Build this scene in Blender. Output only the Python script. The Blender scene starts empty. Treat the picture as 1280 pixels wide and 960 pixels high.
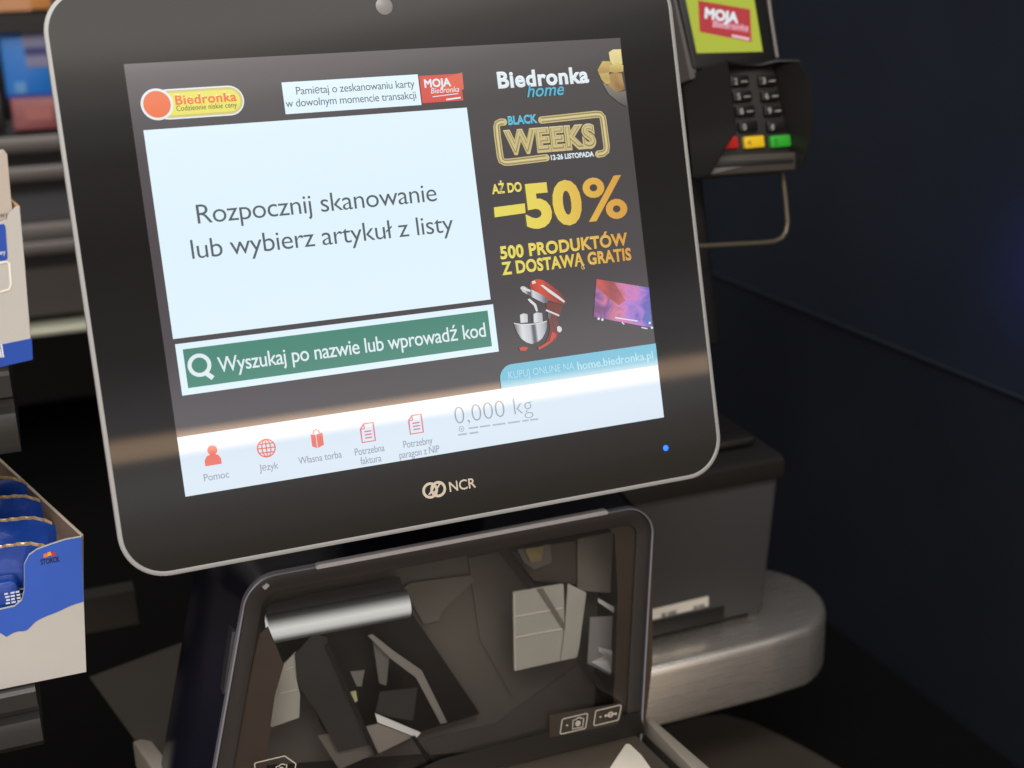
import bpy, bmesh, math, random
from mathutils import Vector, Matrix, noise as mnoise
random.seed(4)
SC = bpy.context.scene
COL = SC.collection

# ------------------------------------------------------------------ camera
CW = Vector((-0.2158, -0.7253, 1.4636))
RIGHT = Vector((0.9309, -0.3641, -0.0291)); DOWN = Vector((-0.1392, -0.28, -0.9499)); FWD = Vector((0.3377, 0.8883, -0.3113))
FPX = 1600.0
cam = bpy.data.cameras.new('camera'); cam_ob = bpy.data.objects.new('camera', cam); COL.objects.link(cam_ob)
cam.sensor_fit = 'HORIZONTAL'; cam.sensor_width = 36.0; cam.lens = 36.0 * FPX / 1280.0
cam.clip_start = 0.02; cam.clip_end = 60
m = Matrix(((RIGHT.x, -DOWN.x, -FWD.x), (RIGHT.y, -DOWN.y, -FWD.y), (RIGHT.z, -DOWN.z, -FWD.z)))
cam_ob.matrix_world = Matrix.Translation(CW) @ m.to_4x4()
cam.dof.use_dof = True; cam.dof.focus_distance = 0.77; cam.dof.aperture_fstop = 5.8; cam.dof.aperture_blades = 0
SC.camera = cam_ob

# ------------------------------------------------------------------ world (dim shop interior all round, bright ceiling towards the front)
w = bpy.data.worlds.new('World'); SC.world = w; w.use_nodes = True
nt = w.node_tree; nt.nodes.clear()
tc = nt.nodes.new('ShaderNodeTexCoord'); sx = nt.nodes.new('ShaderNodeSeparateXYZ'); nt.links.new(tc.outputs['Generated'], sx.inputs[0])
ramp = nt.nodes.new('ShaderNodeValToRGB'); ramp.color_ramp.interpolation = 'EASE'
mr = nt.nodes.new('ShaderNodeMapRange'); mr.inputs[1].default_value = -1; mr.inputs[2].default_value = 1
nt.links.new(sx.outputs['Z'], mr.inputs[0]); nt.links.new(mr.outputs[0], ramp.inputs[0])
STOPS = [(-1.0, .30, .26, .22), (-.10, .55, .46, .38), (.03, .70, .56, .42), (.085, .62, .52, .42), (.115, .9, .82, .76), (.145, 1.35, 1.28, 1.26), (.19, .9, .86, .86),
         (.25, .48, .44, .43), (.32, .40, .36, .34), (.38, .56, .51, .48), (.405, .85, .79, .74), (.43, 1.4, 1.3, 1.22), (.46, 2.7, 2.55, 2.4), (.56, 2.4, 2.25, 2.1), (.75, .9, .85, .8), (1.0, .8, .76, .72)]
cr = ramp.color_ramp
while len(cr.elements) > 1: cr.elements.remove(cr.elements[-1])
for i, (e, r, g, b) in enumerate(STOPS):
    el = cr.elements[0] if i == 0 else cr.elements.new((e + 1) / 2)
    el.position = (e + 1) / 2; el.color = (r / 3, g / 3, b / 3, 1)
az = nt.nodes.new('ShaderNodeMapRange'); az.inputs[1].default_value = 0.45; az.inputs[2].default_value = -0.6; az.inputs[3].default_value = 0.10; az.inputs[4].default_value = 1.0
nt.links.new(sx.outputs['Y'], az.inputs[0])
mul = nt.nodes.new('ShaderNodeMath'); mul.operation = 'MULTIPLY'; mul.inputs[1].default_value = 3.0; nt.links.new(az.outputs[0], mul.inputs[0])
bg = nt.nodes.new('ShaderNodeBackground'); out = nt.nodes.new('ShaderNodeOutputWorld')
nt.links.new(ramp.outputs[0], bg.inputs[0]); nt.links.new(mul.outputs[0], bg.inputs[1]); nt.links.new(bg.outputs[0], out.inputs[0])

# ------------------------------------------------------------------ lamps
def area(name, loc, target, sx_, sy_, radiance, col=(1, 1, 1)):
    l = bpy.data.lights.new(name, 'AREA'); l.shape = 'RECTANGLE'; l.size = sx_; l.size_y = sy_
    l.energy = radiance * sx_ * sy_ * math.pi; l.color = col
    o = bpy.data.objects.new(name, l); COL.objects.link(o)
    d = (Vector(target) - Vector(loc)).normalized()
    o.matrix_world = Matrix.Translation(loc) @ d.to_track_quat('-Z', 'Y').to_matrix().to_4x4()
    return o
area('ceiling_lamp', (-0.5, -1.5, 3.0), (-0.1, 0, 1.0), 1.8, 0.5, 15, (1, .965, .91))
area('ceiling_lamp', (0.0, 0.1, 3.0), (0.0, 0.1, 0), 1.6, 0.3, 3.5, (1, .97, .94))
area('ceiling_lamp', (-1.0, 1.1, 3.0), (-.6, 1.4, 0), 1.2, 0.4, 2.2, (1, .94, .86))
# long warm lamp, added unseen to make the band mirrored in the display glass
area('shelf_lamp', (1.2, -3.0, 1.752), (1.2, 0, 1.752), 11, 0.062, 3.9, (1, .64, .37))
area('blue_sign_lamp', (0.565, 0.12, 1.19), (0.62, 0.20, 1.19), 0.03, 0.03, 22, (.12, .10, 1))  # small unseen lamp added to put a blue glow on the wall

vs = SC.view_settings; vs.view_transform = 'Standard'; vs.look = 'None'; vs.exposure = 0; vs.gamma = 1; vs.use_curve_mapping = False
SC.cycles.max_bounces = 8; SC.cycles.transparent_max_bounces = 12; SC.cycles.sample_clamp_indirect = 4
try: SC.cycles.use_denoising = True
except Exception: pass

# ------------------------------------------------------------------ helpers: planes
def ray(px, py): return RIGHT * ((px - 640) / FPX) + DOWN * ((py - 480) / FPX) + FWD
def hit(px, py, n, p0):
    d = ray(px, py); n = Vector(n)
    return CW + d * ((Vector(p0) - CW).dot(n) / d.dot(n))
def PY(px, py, Y): return hit(px, py, (0, 1, 0), (0, Y, 0))
def PZ(px, py, Z): return hit(px, py, (0, 0, 1), (0, 0, Z))
class Frame:
    """a tilted local frame: x right, y into the thing, z up its face"""
    def __init__(s, origin, tilt_deg):
        s.M = Matrix.Translation(origin) @ Matrix.Rotation(math.radians(-tilt_deg), 4, 'X'); s.I = s.M.inverted()
        s.n = s.M.to_3x3() @ Vector((0, -1, 0)); s.o = Vector(origin)
    def at(s, px, py, y=0.0):                      # local point on the plane lying y behind the face
        p = s.I @ hit(px, py, s.n, s.o - s.n * y); return Vector((p.x, y, p.z))
def lin(c): return tuple(((v / 255) / 12.92 if v / 255 <= .04045 else ((v / 255 + .055) / 1.055) ** 2.4) for v in c)

# ------------------------------------------------------------------ helpers: materials
MATS = {}
def mat(name, rgb, rough=.5, metal=0.0, spec=.5, noise=.0, nscale=60, bump=0.0, bscale=400, stretch=None, emit=None, strength=1.0, coat=0.0, rvar=.08):
    if name in MATS: return MATS[name]
    m = bpy.data.materials.new(name); m.use_nodes = True; n = m.node_tree.nodes; L = m.node_tree.links; p = n['Principled BSDF']
    c = lin(rgb); p.inputs['Base Color'].default_value = (*c, 1); p.inputs['Roughness'].default_value = rough
    p.inputs['Metallic'].default_value = metal; p.inputs['Specular IOR Level'].default_value = spec; p.inputs['Coat Weight'].default_value = coat
    if noise or bump:
        t = n.new('ShaderNodeTexCoord'); mp = n.new('ShaderNodeMapping'); L.new(t.outputs['Object'], mp.inputs[0])
        if stretch: mp.inputs['Scale'].default_value = stretch
    if noise:
        tx = n.new('ShaderNodeTexNoise'); tx.inputs['Scale'].default_value = nscale; tx.inputs['Detail'].default_value = 5; L.new(mp.outputs[0], tx.inputs[0])
        mx = n.new('ShaderNodeMix'); mx.data_type = 'RGBA'; L.new(tx.outputs[0], mx.inputs[0])
        mx.inputs[6].default_value = (*[v * (1 - noise) for v in c], 1); mx.inputs[7].default_value = (*[min(1, v * (1 + noise)) for v in c], 1)
        L.new(mx.outputs[2], p.inputs['Base Color'])
        r = n.new('ShaderNodeMapRange'); r.inputs[3].default_value = max(0, rough - rvar); r.inputs[4].default_value = rough + rvar
        L.new(tx.outputs[0], r.inputs[0]); L.new(r.outputs[0], p.inputs['Roughness'])
    if bump:
        t2 = n.new('ShaderNodeTexNoise'); t2.inputs['Scale'].default_value = bscale; L.new(mp.outputs[0], t2.inputs[0])
        b = n.new('ShaderNodeBump'); b.inputs['Strength'].default_value = bump; b.inputs['Distance'].default_value = .0006
        L.new(t2.outputs[0], b.inputs['Height']); L.new(b.outputs[0], p.inputs['Normal'])
    if emit is not None:
        p.inputs['Emission Color'].default_value = (*lin(emit), 1); p.inputs['Emission Strength'].default_value = strength
    MATS[name] = m; return m
def lcd_ior(m):
    m.node_tree.nodes['Principled BSDF'].inputs['IOR'].default_value = 1.95; return m
def glow(name, rgb, strength=1.0):
    """lit display pixel under the glossy front glass"""
    return lcd_ior(mat('lit_' + name, (4, 4, 4), .016, 0, .5, emit=rgb, strength=strength))
def grad_glow(name, stops, axis, lo, hi, strength=1.0, noisy=0.0):
    if name in MATS: return MATS[name]
    m = glow(name, (0, 0, 0), strength); MATS[name] = m; n = m.node_tree.nodes; L = m.node_tree.links
    t = n.new('ShaderNodeTexCoord'); s = n.new('ShaderNodeSeparateXYZ'); L.new(t.outputs['Object'], s.inputs[0])
    r = n.new('ShaderNodeMapRange'); r.inputs[1].default_value = lo; r.inputs[2].default_value = hi; L.new(s.outputs[axis], r.inputs[0])
    fac = r.outputs[0]
    if noisy:
        tx = n.new('ShaderNodeTexNoise'); tx.inputs['Scale'].default_value = 90; tx.inputs['Distortion'].default_value = 1.2; L.new(t.outputs['Object'], tx.inputs[0])
        a = n.new('ShaderNodeMath'); a.operation = 'MULTIPLY_ADD'; a.inputs[1].default_value = noisy; L.new(tx.outputs[0], a.inputs[0]); L.new(r.outputs[0], a.inputs[2])
        b = n.new('ShaderNodeMath'); b.operation = 'SUBTRACT'; b.inputs[1].default_value = noisy / 2; L.new(a.outputs[0], b.inputs[0]); fac = b.outputs[0]
    c = n.new('ShaderNodeValToRGB'); els = c.color_ramp.elements
    while len(els) > 1: els.remove(els[-1])
    for i, (q, col) in enumerate(stops):
        e = els[0] if i == 0 else els.new(q); e.position = q; e.color = (*lin(col), 1)
    L.new(fac, c.inputs[0]); L.new(c.outputs[0], n['Principled BSDF'].inputs['Emission Color'])
    return m
def thin_glass(name, tint, rough=.02):
    m = bpy.data.materials.new(name); m.use_nodes = True; n = m.node_tree.nodes; L = m.node_tree.links; n.clear()
    o = n.new('ShaderNodeOutputMaterial'); t = n.new('ShaderNodeBsdfTransparent'); t.inputs[0].default_value = (*tint, 1)
    g = n.new('ShaderNodeBsdfGlossy'); g.inputs['Roughness'].default_value = rough; f = n.new('ShaderNodeFresnel'); f.inputs[0].default_value = 1.27
    x = n.new('ShaderNodeMixShader'); L.new(f.outputs[0], x.inputs[0]); L.new(t.outputs[0], x.inputs[1]); L.new(g.outputs[0], x.inputs[2]); L.new(x.outputs[0], o.inputs[0])
    return m

# ------------------------------------------------------------------ helpers: meshes
class MB:
    def __init__(s): s.v = []; s.f = []; s.mi = []
    def poly(s, pts, mi=0):
        b = len(s.v); s.v += [tuple(p) for p in pts]; s.f.append(list(range(b, b + len(pts)))); s.mi.append(mi); return s
    def loft(s, loops, cap0=True, cap1=True, mi=0, closed=True):
        b = len(s.v); n = len(loops[0])
        for lp in loops: s.v += [tuple(p) for p in lp]
        for i in range(len(loops) - 1):
            for j in range(n if closed else n - 1):
                k = (j + 1) % n; s.f.append([b + i * n + j, b + i * n + k, b + (i + 1) * n + k, b + (i + 1) * n + j]); s.mi.append(mi)
        if cap0: s.f.append([b + j for j in range(n)][::-1]); s.mi.append(mi)
        if cap1: s.f.append([b + (len(loops) - 1) * n + j for j in range(n)]); s.mi.append(mi)
        return s
    def box(s, x0, x1, y0, y1, z0, z1, r=0.0, mi=0):
        if r <= 0:
            return s.loft([[(x0, y, z0), (x1, y, z0), (x1, y, z1), (x0, y, z1)] for y in (y0, y1)], mi=mi)
        o = rrect(x0, x1, z0, z1, r)
        return s.loft([[(p[0], y, p[1]) for p in inset(o, q)] for y, q in ((y0, r * .8), (y0 + r * .3, r * .25), (y0 + r, 0), (y1 - r, 0), (y1 - r * .3, r * .25), (y1, r * .8))], mi=mi)
    def tube(s, pts, r, n=10, closed=False, mi=0):
        P = [Vector(p) for p in pts]; loops = []; N = len(P); up = None
        for i in range(N):
            a = P[(i - 1) % N] if (closed or i) else P[i]; c = P[(i + 1) % N] if (closed or i < N - 1) else P[i]
            t = (c - a).normalized()
            if up is None: up = t.orthogonal().normalized()
            up = (up - t * up.dot(t)).normalized(); q = t.cross(up)
            loops.append([P[i] + up * (r * math.cos(2 * math.pi * k / n)) + q * (r * math.sin(2 * math.pi * k / n)) for k in range(n)])
        if closed: loops.append(loops[0])
        return s.loft(loops, not closed, not closed, mi)
    def add(s, vf, mi=0):
        b = len(s.v); s.v += vf[0]; s.f += [[b + i for i in f] for f in vf[1]]; s.mi += [mi] * len(vf[1]); return s
    def build(s, name, mats, parent=None, smooth=True, fix=True):
        me = bpy.data.meshes.new(name); me.from_pydata(s.v, [], s.f)
        for mm in (mats if isinstance(mats, (list, tuple)) else [mats]): me.materials.append(mm)
        for p, i in zip(me.polygons, s.mi): p.material_index = i
        if fix:
            bm = bmesh.new(); bm.from_mesh(me); bmesh.ops.remove_doubles(bm, verts=bm.verts, dist=1e-7); bmesh.ops.recalc_face_normals(bm, faces=bm.faces); bm.to_mesh(me); bm.free()
        if smooth:
            me.shade_smooth(); me.set_sharp_from_angle(angle=math.radians(38))
        o = bpy.data.objects.new(name, me); COL.objects.link(o)
        if parent: o.parent = parent
        return o
def rrect(x0, x1, z0, z1, r, n=6):
    out_ = []
    for cx, cz, a in ((x1 - r, z1 - r, 0), (x0 + r, z1 - r, 90), (x0 + r, z0 + r, 180), (x1 - r, z0 + r, 270)):
        for k in range(n + 1):
            t = math.radians(a + 90 * k / n); out_.append((cx + r * math.cos(t), cz + r * math.sin(t)))
    return out_
def fillet(pts, rad, n=7):
    """round the corners of a 2-D polygon, one radius per corner"""
    out_ = []; N = len(pts)
    for i in range(N):
        p = Vector(pts[i]); a = (Vector(pts[i - 1]) - p).normalized(); b = (Vector(pts[(i + 1) % N]) - p).normalized(); r = rad[i] if hasattr(rad, '__len__') else rad
        if r <= 0: out_.append(tuple(p)); continue
        ang = a.angle(b); t = r / math.tan(ang / 2); c = p + (a + b).normalized() * (r / math.sin(ang / 2)); s0 = p + a * t - c; s1 = p + b * t - c
        for k in range(n + 1):
            q = s0.lerp(s1, k / n).normalized() * r; out_.append(tuple(c + q))
    return out_
def inset(pts, d):
    N = len(pts); A = sum(pts[i][0] * pts[(i + 1) % N][1] - pts[(i + 1) % N][0] * pts[i][1] for i in range(N)); sg = 1 if A > 0 else -1; out_ = []
    for i in range(N):
        p = Vector(pts[i]); e0 = (p - Vector(pts[i - 1])); e1 = (Vector(pts[(i + 1) % N]) - p)
        n0 = Vector((-e0.y, e0.x)).normalized() * sg; n1 = Vector((-e1.y, e1.x)).normalized() * sg
        b = n0 + n1; L = b.length
        if L < 1e-6: out_.append(tuple(p)); continue
        b /= L; out_.append(tuple(p + b * (d / max(.35, b.dot(n0)))))
    return out_
def plate(mb, pts2, y0, y1, r=0.0, mi=0):
    """solid plate in the xz plane between depths y0 < y1, its front edge rounded by r"""
    lv = [(y0, r), (y0 + r * .3, r * .3), (y0 + r, 0), (y1, 0)] if r else [(y0, 0), (y1, 0)]
    return mb.loft([[(p[0], y, p[1]) for p in inset(pts2, q)] for y, q in lv], mi=mi)
def empty(name, label, cat, M=None, group=None):
    o = bpy.data.objects.new(name, None); COL.objects.link(o); o.empty_display_size = .02
    if M is not None: o.matrix_world = M
    o['label'] = label; o['category'] = cat
    if group: o['group'] = group
    return o
def tag(o, label=None, cat=None, group=None, kind=None):
    if label: o['label'] = label
    if cat: o['category'] = cat
    if group: o['group'] = group
    if kind: o['kind'] = kind
    return o
_tc = {}
def text_geo(s, bold=0.0, fill=True, shear=0.0, thin=0.0, spacing=1.0):
    key = (s, bold, fill, shear, thin, spacing)
    if key in _tc: return _tc[key]
    c = bpy.data.curves.new('lettering', 'FONT'); c.body = s; c.shear = shear; c.space_character = spacing; c.resolution_u = 4
    c.bevel_depth = bold; c.bevel_resolution = 0; c.fill_mode = 'FRONT' if fill else 'NONE'; c.offset = -thin
    o = bpy.data.objects.new('lettering', c); COL.objects.link(o)
    dg = bpy.context.evaluated_depsgraph_get(); me = o.evaluated_get(dg).to_mesh()
    V = [tuple(v.co) for v in me.vertices]; F = [list(p.vertices) for p in me.polygons]
    bpy.data.objects.remove(o); bpy.data.curves.remove(c); _tc[key] = (V, F); return V, F
def text_on(mb, s, p0, p1, caph, y, bold=0.0, fill=True, shear=0.0, thin=0.0, mi=0, tilt=False, spacing=1.0):
    """letters laid in a local xz plane at depth y from baseline start p0 to end p1 (2-D), capital height caph"""
    V, F = text_geo(s, bold, fill, shear, thin, spacing); x0 = min(v[0] for v in V); x1 = max(v[0] for v in V)
    hh = max(v[1] for v in text_geo('H')[0]) + bold * .9
    d = Vector(p1) - Vector(p0); kx = (d.length if tilt else d.x) / (x1 - x0); kz = caph / hh
    ux = d.normalized() if tilt else Vector((1, 0)); uz = Vector((-ux.y, ux.x)); b = Vector(p0) if tilt else Vector((p0[0], (p0[1] + p1[1]) / 2))
    W = []
    for v in V:
        q = b + ux * ((v[0] - x0) * kx) + uz * (v[1] * kz); W.append((q.x, y - v[2] * .0008, q.y))
    return mb.add((W, F), mi)

# ------------------------------------------------------------------ setting
PZ0 = .94
WALLX = .62
wall_m = mat('navy_painted_board', (31, 37, 47), .42, 0, .25, noise=.18, nscale=9)
wall = empty('wall', 'dark navy panelled wall running back on the right with one thin seam', 'wall')
b = MB(); b.box(WALLX, WALLX + .03, -.6, 3.6, 1.0709, 2.6); b.build('upper_board', wall_m, wall)
b = MB(); b.box(WALLX + .001, WALLX + .03, -.6, 3.6, 0, 1.0691); b.build('lower_board', mat('navy_lower_board', (28, 31, 39), .5, 0, .2, noise=.18, nscale=9), wall)
b = MB(); b.box(WALLX - .0025, WALLX + .02, -.6, 3.6, 1.0689, 1.0711); b.build('seam_strip', mat('seam_strip_grey', (38, 42, 50), .45, 0, .3), wall)
b = MB(); b.box(-3, WALLX + .03, 3.6, 3.65, 0, 2.6); tag(b.build('back_partition', mat('dark_partition', (20, 20, 22), .7, noise=.3, nscale=4)), 'dark partition far behind the blurred shelves', 'partition', kind='structure')
b = MB(); b.poly([(-4, -3, 0), (4, -3, 0), (4, 4, 0), (-4, 4, 0)]); tag(b.build('floor', mat('shop_floor_tile', (168, 155, 141), .4, noise=.12, nscale=3)), kind='structure')

b = MB(); b.box(-1.2, WALLX - .002, .0, 3.5, 0.001, .70, 0); tag(b.build('cabinet', mat('black_cabinet', (7, 7, 7), .8, 0, .1, noise=.2, nscale=6)), 'black base cabinet in shadow under the steel shelf and counter', 'cabinet')

# ------------------------------------------------------------------ touch display
DF = Frame((0, 0, 1.3), 15)
disp = empty('touch_display', 'large tilted touchscreen with silver rim showing a bright checkout page', 'touchscreen', DF.M)
HX, HZ, RC = .1915, .1645, .026
silver = mat('silver_rim', (152, 153, 153), .5, .25, .5, bump=.15, bscale=3000, noise=.05, nscale=900)
black_glass = mat('black_front_glass', (6, 5.5, 5), .035, 0, .5, noise=.2, nscale=22, rvar=.03)
shell_m = mat('charcoal_shell', (20, 20, 24), .42, 0, .4, bump=.2, bscale=2500)
o0 = rrect(-HX, HX, -HZ, HZ, RC, 12)
b = MB()
lv = [(.0004, .0028), (-.0007, .0027), (-.0010, .0024), (-.0010, .0010), (-.0005, .0002), (.0006, 0), (.0058, 0)]
b.loft([[(p[0], y, p[1]) for p in inset(o0, q)] for y, q in lv], False, False); b.build('rim', silver, disp)
b = MB(); lv = [(.0058, .0008), (.008, .0002), (.024, .0006), (.034, .006), (.040, .020), (.043, .05)]
b.loft([[(p[0], y, p[1]) for p in inset(o0, q) ] if q < .02 else [(p[0] * (1 - q * 3), y, p[1] * (1 - q * 3)) for p in o0] for y, q in lv], True, True); b.build('housing', shell_m, disp)
b = MB(); plate(b, inset(o0, .0026), -.0002, .006, 0); b.build('front_glass', black_glass, disp)
LX, LZ = .1515, .1212
# lcd rectangle straight from its corners
c4 = [DF.at(*q) for q in ((153, 80), (775, 48), (829, 522), (233, 620))]
lx0 = (c4[0].x + c4[3].x) / 2; lx1 = (c4[1].x + c4[2].x) / 2; lz1 = (c4[0].z + c4[1].z) / 2; lz0 = (c4[2].z + c4[3].z) / 2
b = MB(); plate(b, [(lx0, lz0), (lx1, lz0), (lx1, lz1), (lx0, lz1)], -.0005, .001)
scr = b.build('screen', grad_glow('page_background', [(0, (64, 58, 64)), (.5, (58, 55, 58)), (1, (58, 54, 56))], 'X', lx0, lx1), disp, smooth=False)
b = MB(); plate(b, [(DF.at(480, 8).x + .0052 * math.cos(a), DF.at(480, 8).z + .0052 * math.sin(a)) for a in [k * math.pi / 14 for k in range(28)]], -.0007, .002, .0003); b.build('camera_window', mat('camera_window_grey', (120, 118, 120), .35), disp)
b = MB(); q = DF.at(832, 560); plate(b, [(q.x + .0019 * math.cos(a), q.z + .0019 * math.sin(a)) for a in [k * math.pi / 10 for k in range(20)]], -.0006, .002, .0003)
b.build('status_light', mat('blue_status_light', (10, 20, 60), .2, emit=(30, 100, 255), strength=2.6), disp)
b = MB(); b.loft([[tuple(DF.I @ Vector((x, y, z))) for x, y in ((-.05, .035), (.05, .035), (.05, .085), (-.05, .085))] for z in (1.085, 1.30)]); b.build('neck', shell_m, disp)

def U(px, py): p = DF.at(px, py); return (p.x, p.z)
def mpp(px, py): return abs(U(px, py - 8)[1] - U(px, py + 8)[1]) / 16
def mppx(px, py): return abs(U(px + 8, py)[0] - U(px - 8, py)[0]) / 16
L1, L2, L3, L4 = -.0008, -.0011, -.0014, -.0017
def flat(mb, pts, y, mi=0): return mb.poly([(p[0], y, p[1]) for p in pts], mi)
def rect(mb, tl, br, y, mi=0):
    a = U(*tl); c = U(*br); return flat(mb, [(a[0], c[1]), (c[0], c[1]), (c[0], a[1]), (a[0], a[1])], y, mi)
def upoly(mb, pts, y, mi=0): return flat(mb, [U(*p) for p in pts], y, mi)
def udisc(mb, c, r, y, mi=0, n=24, sz=1.0):
    q = U(*c); k = mpp(*c); return flat(mb, [(q[0] + r * k * math.cos(2 * math.pi * i / n), q[1] + r * k * sz * math.sin(2 * math.pi * i / n)) for i in range(n)], y, mi)
def stroke2(mb, P, wd, y, closed=False, mi=0):
    P = [Vector(p) for p in P]; N = len(P); Lf = []; Rt = []
    for i in range(N):
        a = P[i - 1] if (closed or i) else P[i]; c = P[(i + 1) % N] if (closed or i < N - 1) else P[i]
        t = (c - a).normalized(); n_ = Vector((-t.y, t.x)) * wd / 2; Lf.append(P[i] + n_); Rt.append(P[i] - n_)
    for i in range(N if closed else N - 1):
        j = (i + 1) % N; flat(mb, [Rt[i], Rt[j], Lf[j], Lf[i]], y, mi)
    return mb
def ustroke(mb, pts, wpx, y, closed=False, mi=0): return stroke2(mb, [U(*p) for p in pts], wpx * mpp(*pts[0]), y, closed, mi)
def uring(mb, c, r, wpx, y, mi=0, n=28, a0=0, a1=360, sx=1.0):
    q = U(*c); k = mpp(*c); full = a1 - a0 >= 360; N = n if full else n + 1
    return stroke2(mb, [(q[0] + r * sx * k * math.cos(math.radians(a0 + (a1 - a0) * i / n)), q[1] + r * k * math.sin(math.radians(a0 + (a1 - a0) * i / n))) for i in range(N)], wpx * k, y, full, mi)
def utext(s, p0, p1, cap, y, m, **kw):
    b = MB(); text_on(b, s, U(*p0), U(*p1), cap * mpp(*p0), y, **kw); return b.build('lettering', m, scr, smooth=False, fix=False)

white = glow('white_panel', (224, 243, 253), .97); bar_white = glow('menu_white', (212, 228, 242), .94)
grey_t = glow('grey_text', (76, 88, 94)); mid_t = glow('soft_grey_text', (128, 138, 146))
green = glow('search_green', (56, 128, 110)); pure = glow('text_white', (226, 238, 244), .95); coral = glow('icon_coral', (222, 92, 72)); pink = glow('icon_pink', (212, 88, 100))
cyan = glow('cyan', (72, 176, 206)); cyan_b = glow('cyan_button', (112, 186, 212)); gold = glow('neon_gold', (198, 182, 124)); gold_l = glow('neon_light', (222, 208, 150)); dark = glow('dark_core', (132, 120, 84))
red_c = glow('card_red', (208, 70, 58)); yel = glow('badge_yellow', (226, 222, 92)); orange = glow('badge_orange', (230, 106, 52)); brown = glow('badge_brown', (92, 74, 30))
# round-ended shop badge
b = MB(); a = U(202, 113); c = U(305, 144); zc = (U(290, 107)[1] + U(290, 144.5)[1]) / 2; hh = abs(U(290, 107)[1] - U(290, 144.5)[1]) / 2
def pill(x0, x1, zc, h): return [(x1 - h + h * math.cos(t), zc + h * math.sin(t)) for t in [math.radians(-90 + 15 * k) for k in range(13)]] + [(x0 + h + h * math.cos(t), zc + h * math.sin(t)) for t in [math.radians(90 + 15 * k) for k in range(13)]]
x0 = U(190, 128)[0]; x1 = U(305, 126)[0]
flat(b, pill(x0, x1, zc, hh), L1, 0); flat(b, pill(x0 + .0008, x1 - .0008, zc, hh - .0008), L2 + .0001, 2); flat(b, pill(x0 + .0022, x1 - .0022, zc, hh - .0022), L2, 1)
udisc(b, (196, 131), 20, L3 + .0001, 0, 32); udisc(b, (196, 131), 17, L3, 3, 32)
b.build('badge', [pure, yel, glow('badge_gold', (206, 190, 110)), orange], scr, smooth=False)
utext('Biedronka', (219.5, 132), (295.5, 126), 12, L4, orange, bold=.028, spacing=1.08)
utext('Codziennie niskie ceny', (220.5, 139.5), (296, 134.5), 6.8, L4, brown, bold=.008, spacing=1.03)
# reminder banner with the card picture
b = MB(); rect(b, (351.5, 103.5), (526.5, 131.5), L1, 0); b.build('banner', white, scr, smooth=False)
b = MB(); rect(b, (523, 95.5), (578.5, 126), L2, 0)
upoly(b, [(536, 104), (577, 91), (579, 112), (560, 118)], L2 - .0001, 1); ustroke(b, [(540, 121.5), (572, 117.5)], 1, L3, mi=2); ustroke(b, [(557, 125), (575, 122.5)], 2, L3, mi=2)
b.build('card_picture', [red_c, glow('card_coral', (218, 92, 66)), pure], scr, smooth=False)
utext('Pamiętaj o zeskanowaniu karty', (370, 118), (518, 110.5), 9.8, L3, grey_t, spacing=.95)
utext('w dowolnym momencie transakcji', (357, 133.5), (520, 125), 9.8, L3, grey_t, spacing=.95)
utext('MOJA', (530, 110.5), (563, 107.5), 10, L4, pure, bold=.032)
utext('Biedronka', (538, 119), (573, 114), 7, L4, pure, shear=.25)
# list panel
b = MB(); a1_, a2_, a3_, a4_ = U(178, 163), U(583, 135), U(613, 376), U(217, 422)
flat(b, [((a1_[0] + a4_[0]) / 2, (a3_[1] + a4_[1]) / 2), ((a2_[0] + a3_[0]) / 2, (a3_[1] + a4_[1]) / 2), ((a2_[0] + a3_[0]) / 2, (a1_[1] + a2_[1]) / 2), ((a1_[0] + a4_[0]) / 2, (a1_[1] + a2_[1]) / 2)], L1)
b.build('list_panel', white, scr, smooth=False)
utext('Rozpocznij skanowanie', (247, 278.5), (546, 253), 24, L3, grey_t, thin=.003, spacing=.95)
utext('lub wybierz artykuł z listy', (240, 322), (567, 291.5), 24, L3, grey_t, thin=.003, spacing=.95)
# search bar
def rect4(mb, q, y, mi=0):
    p = [U(*t) for t in q]; xa = (p[0][0] + p[3][0]) / 2; xb = (p[1][0] + p[2][0]) / 2; za = (p[2][1] + p[3][1]) / 2; zb = (p[0][1] + p[1][1]) / 2
    return flat(mb, [(xa, za), (xb, za), (xb, zb), (xa, zb)], y, mi)
b = MB(); rect4(b, [(219, 430), (617, 380.5), (622, 441), (227, 493)], L1, 0); rect4(b, [(228, 437), (609, 388), (614, 433), (235, 485)], L2, 1); b.build('search_bar', [white, green], scr, smooth=False)
b = MB(); uring(b, (249, 456.5), 12.2, 5, L3, n=32); ustroke(b, [(256, 465.5), (266, 472.5)], 6, L3); b.build('search_icon', pure, scr, smooth=False)
utext('Wyszukaj po nazwie lub wprowadź kod', (273, 464.5), (607, 421.5), 19, L3, pure, bold=.006, spacing=.95)
# menu bar
b = MB(); zt = sum(U(*q)[1] for q in ((223, 547.5), (625, 484.5), (820, 457))) / 3
flat(b, [(lx0, lz0), (lx1, lz0), (lx1, zt), (lx0, zt)], L1); b.build('menu_bar', bar_white, scr, smooth=False)
b = MB(); udisc(b, (265, 562.5), 6.2, L3, n=20); q = U(267, 582); k = mpp(267, 582); flat(b, [(q[0] + x * k, q[1] + z * k) for x, z in ((-10.5, 1), (10, 1), (10, 8), (7, 13), (3, 14.5), (-3, 14.5), (-7.5, 13), (-10.5, 8))], L3); b.build('help_icon', coral, scr, smooth=False)
b = MB(); uring(b, (332.5, 560), 11, 1.7, L3); uring(b, (332.5, 560), 11, 1.5, L3, sx=.5)
for dz, hw in ((-5.5, 9.5), (0, 11), (5.5, 9.5)): ustroke(b, [(332.5 - hw, 560 - dz + hw * .1), (332.5 + hw, 560 - dz - hw * .13)], 1.5, L3 - .00003)
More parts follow.
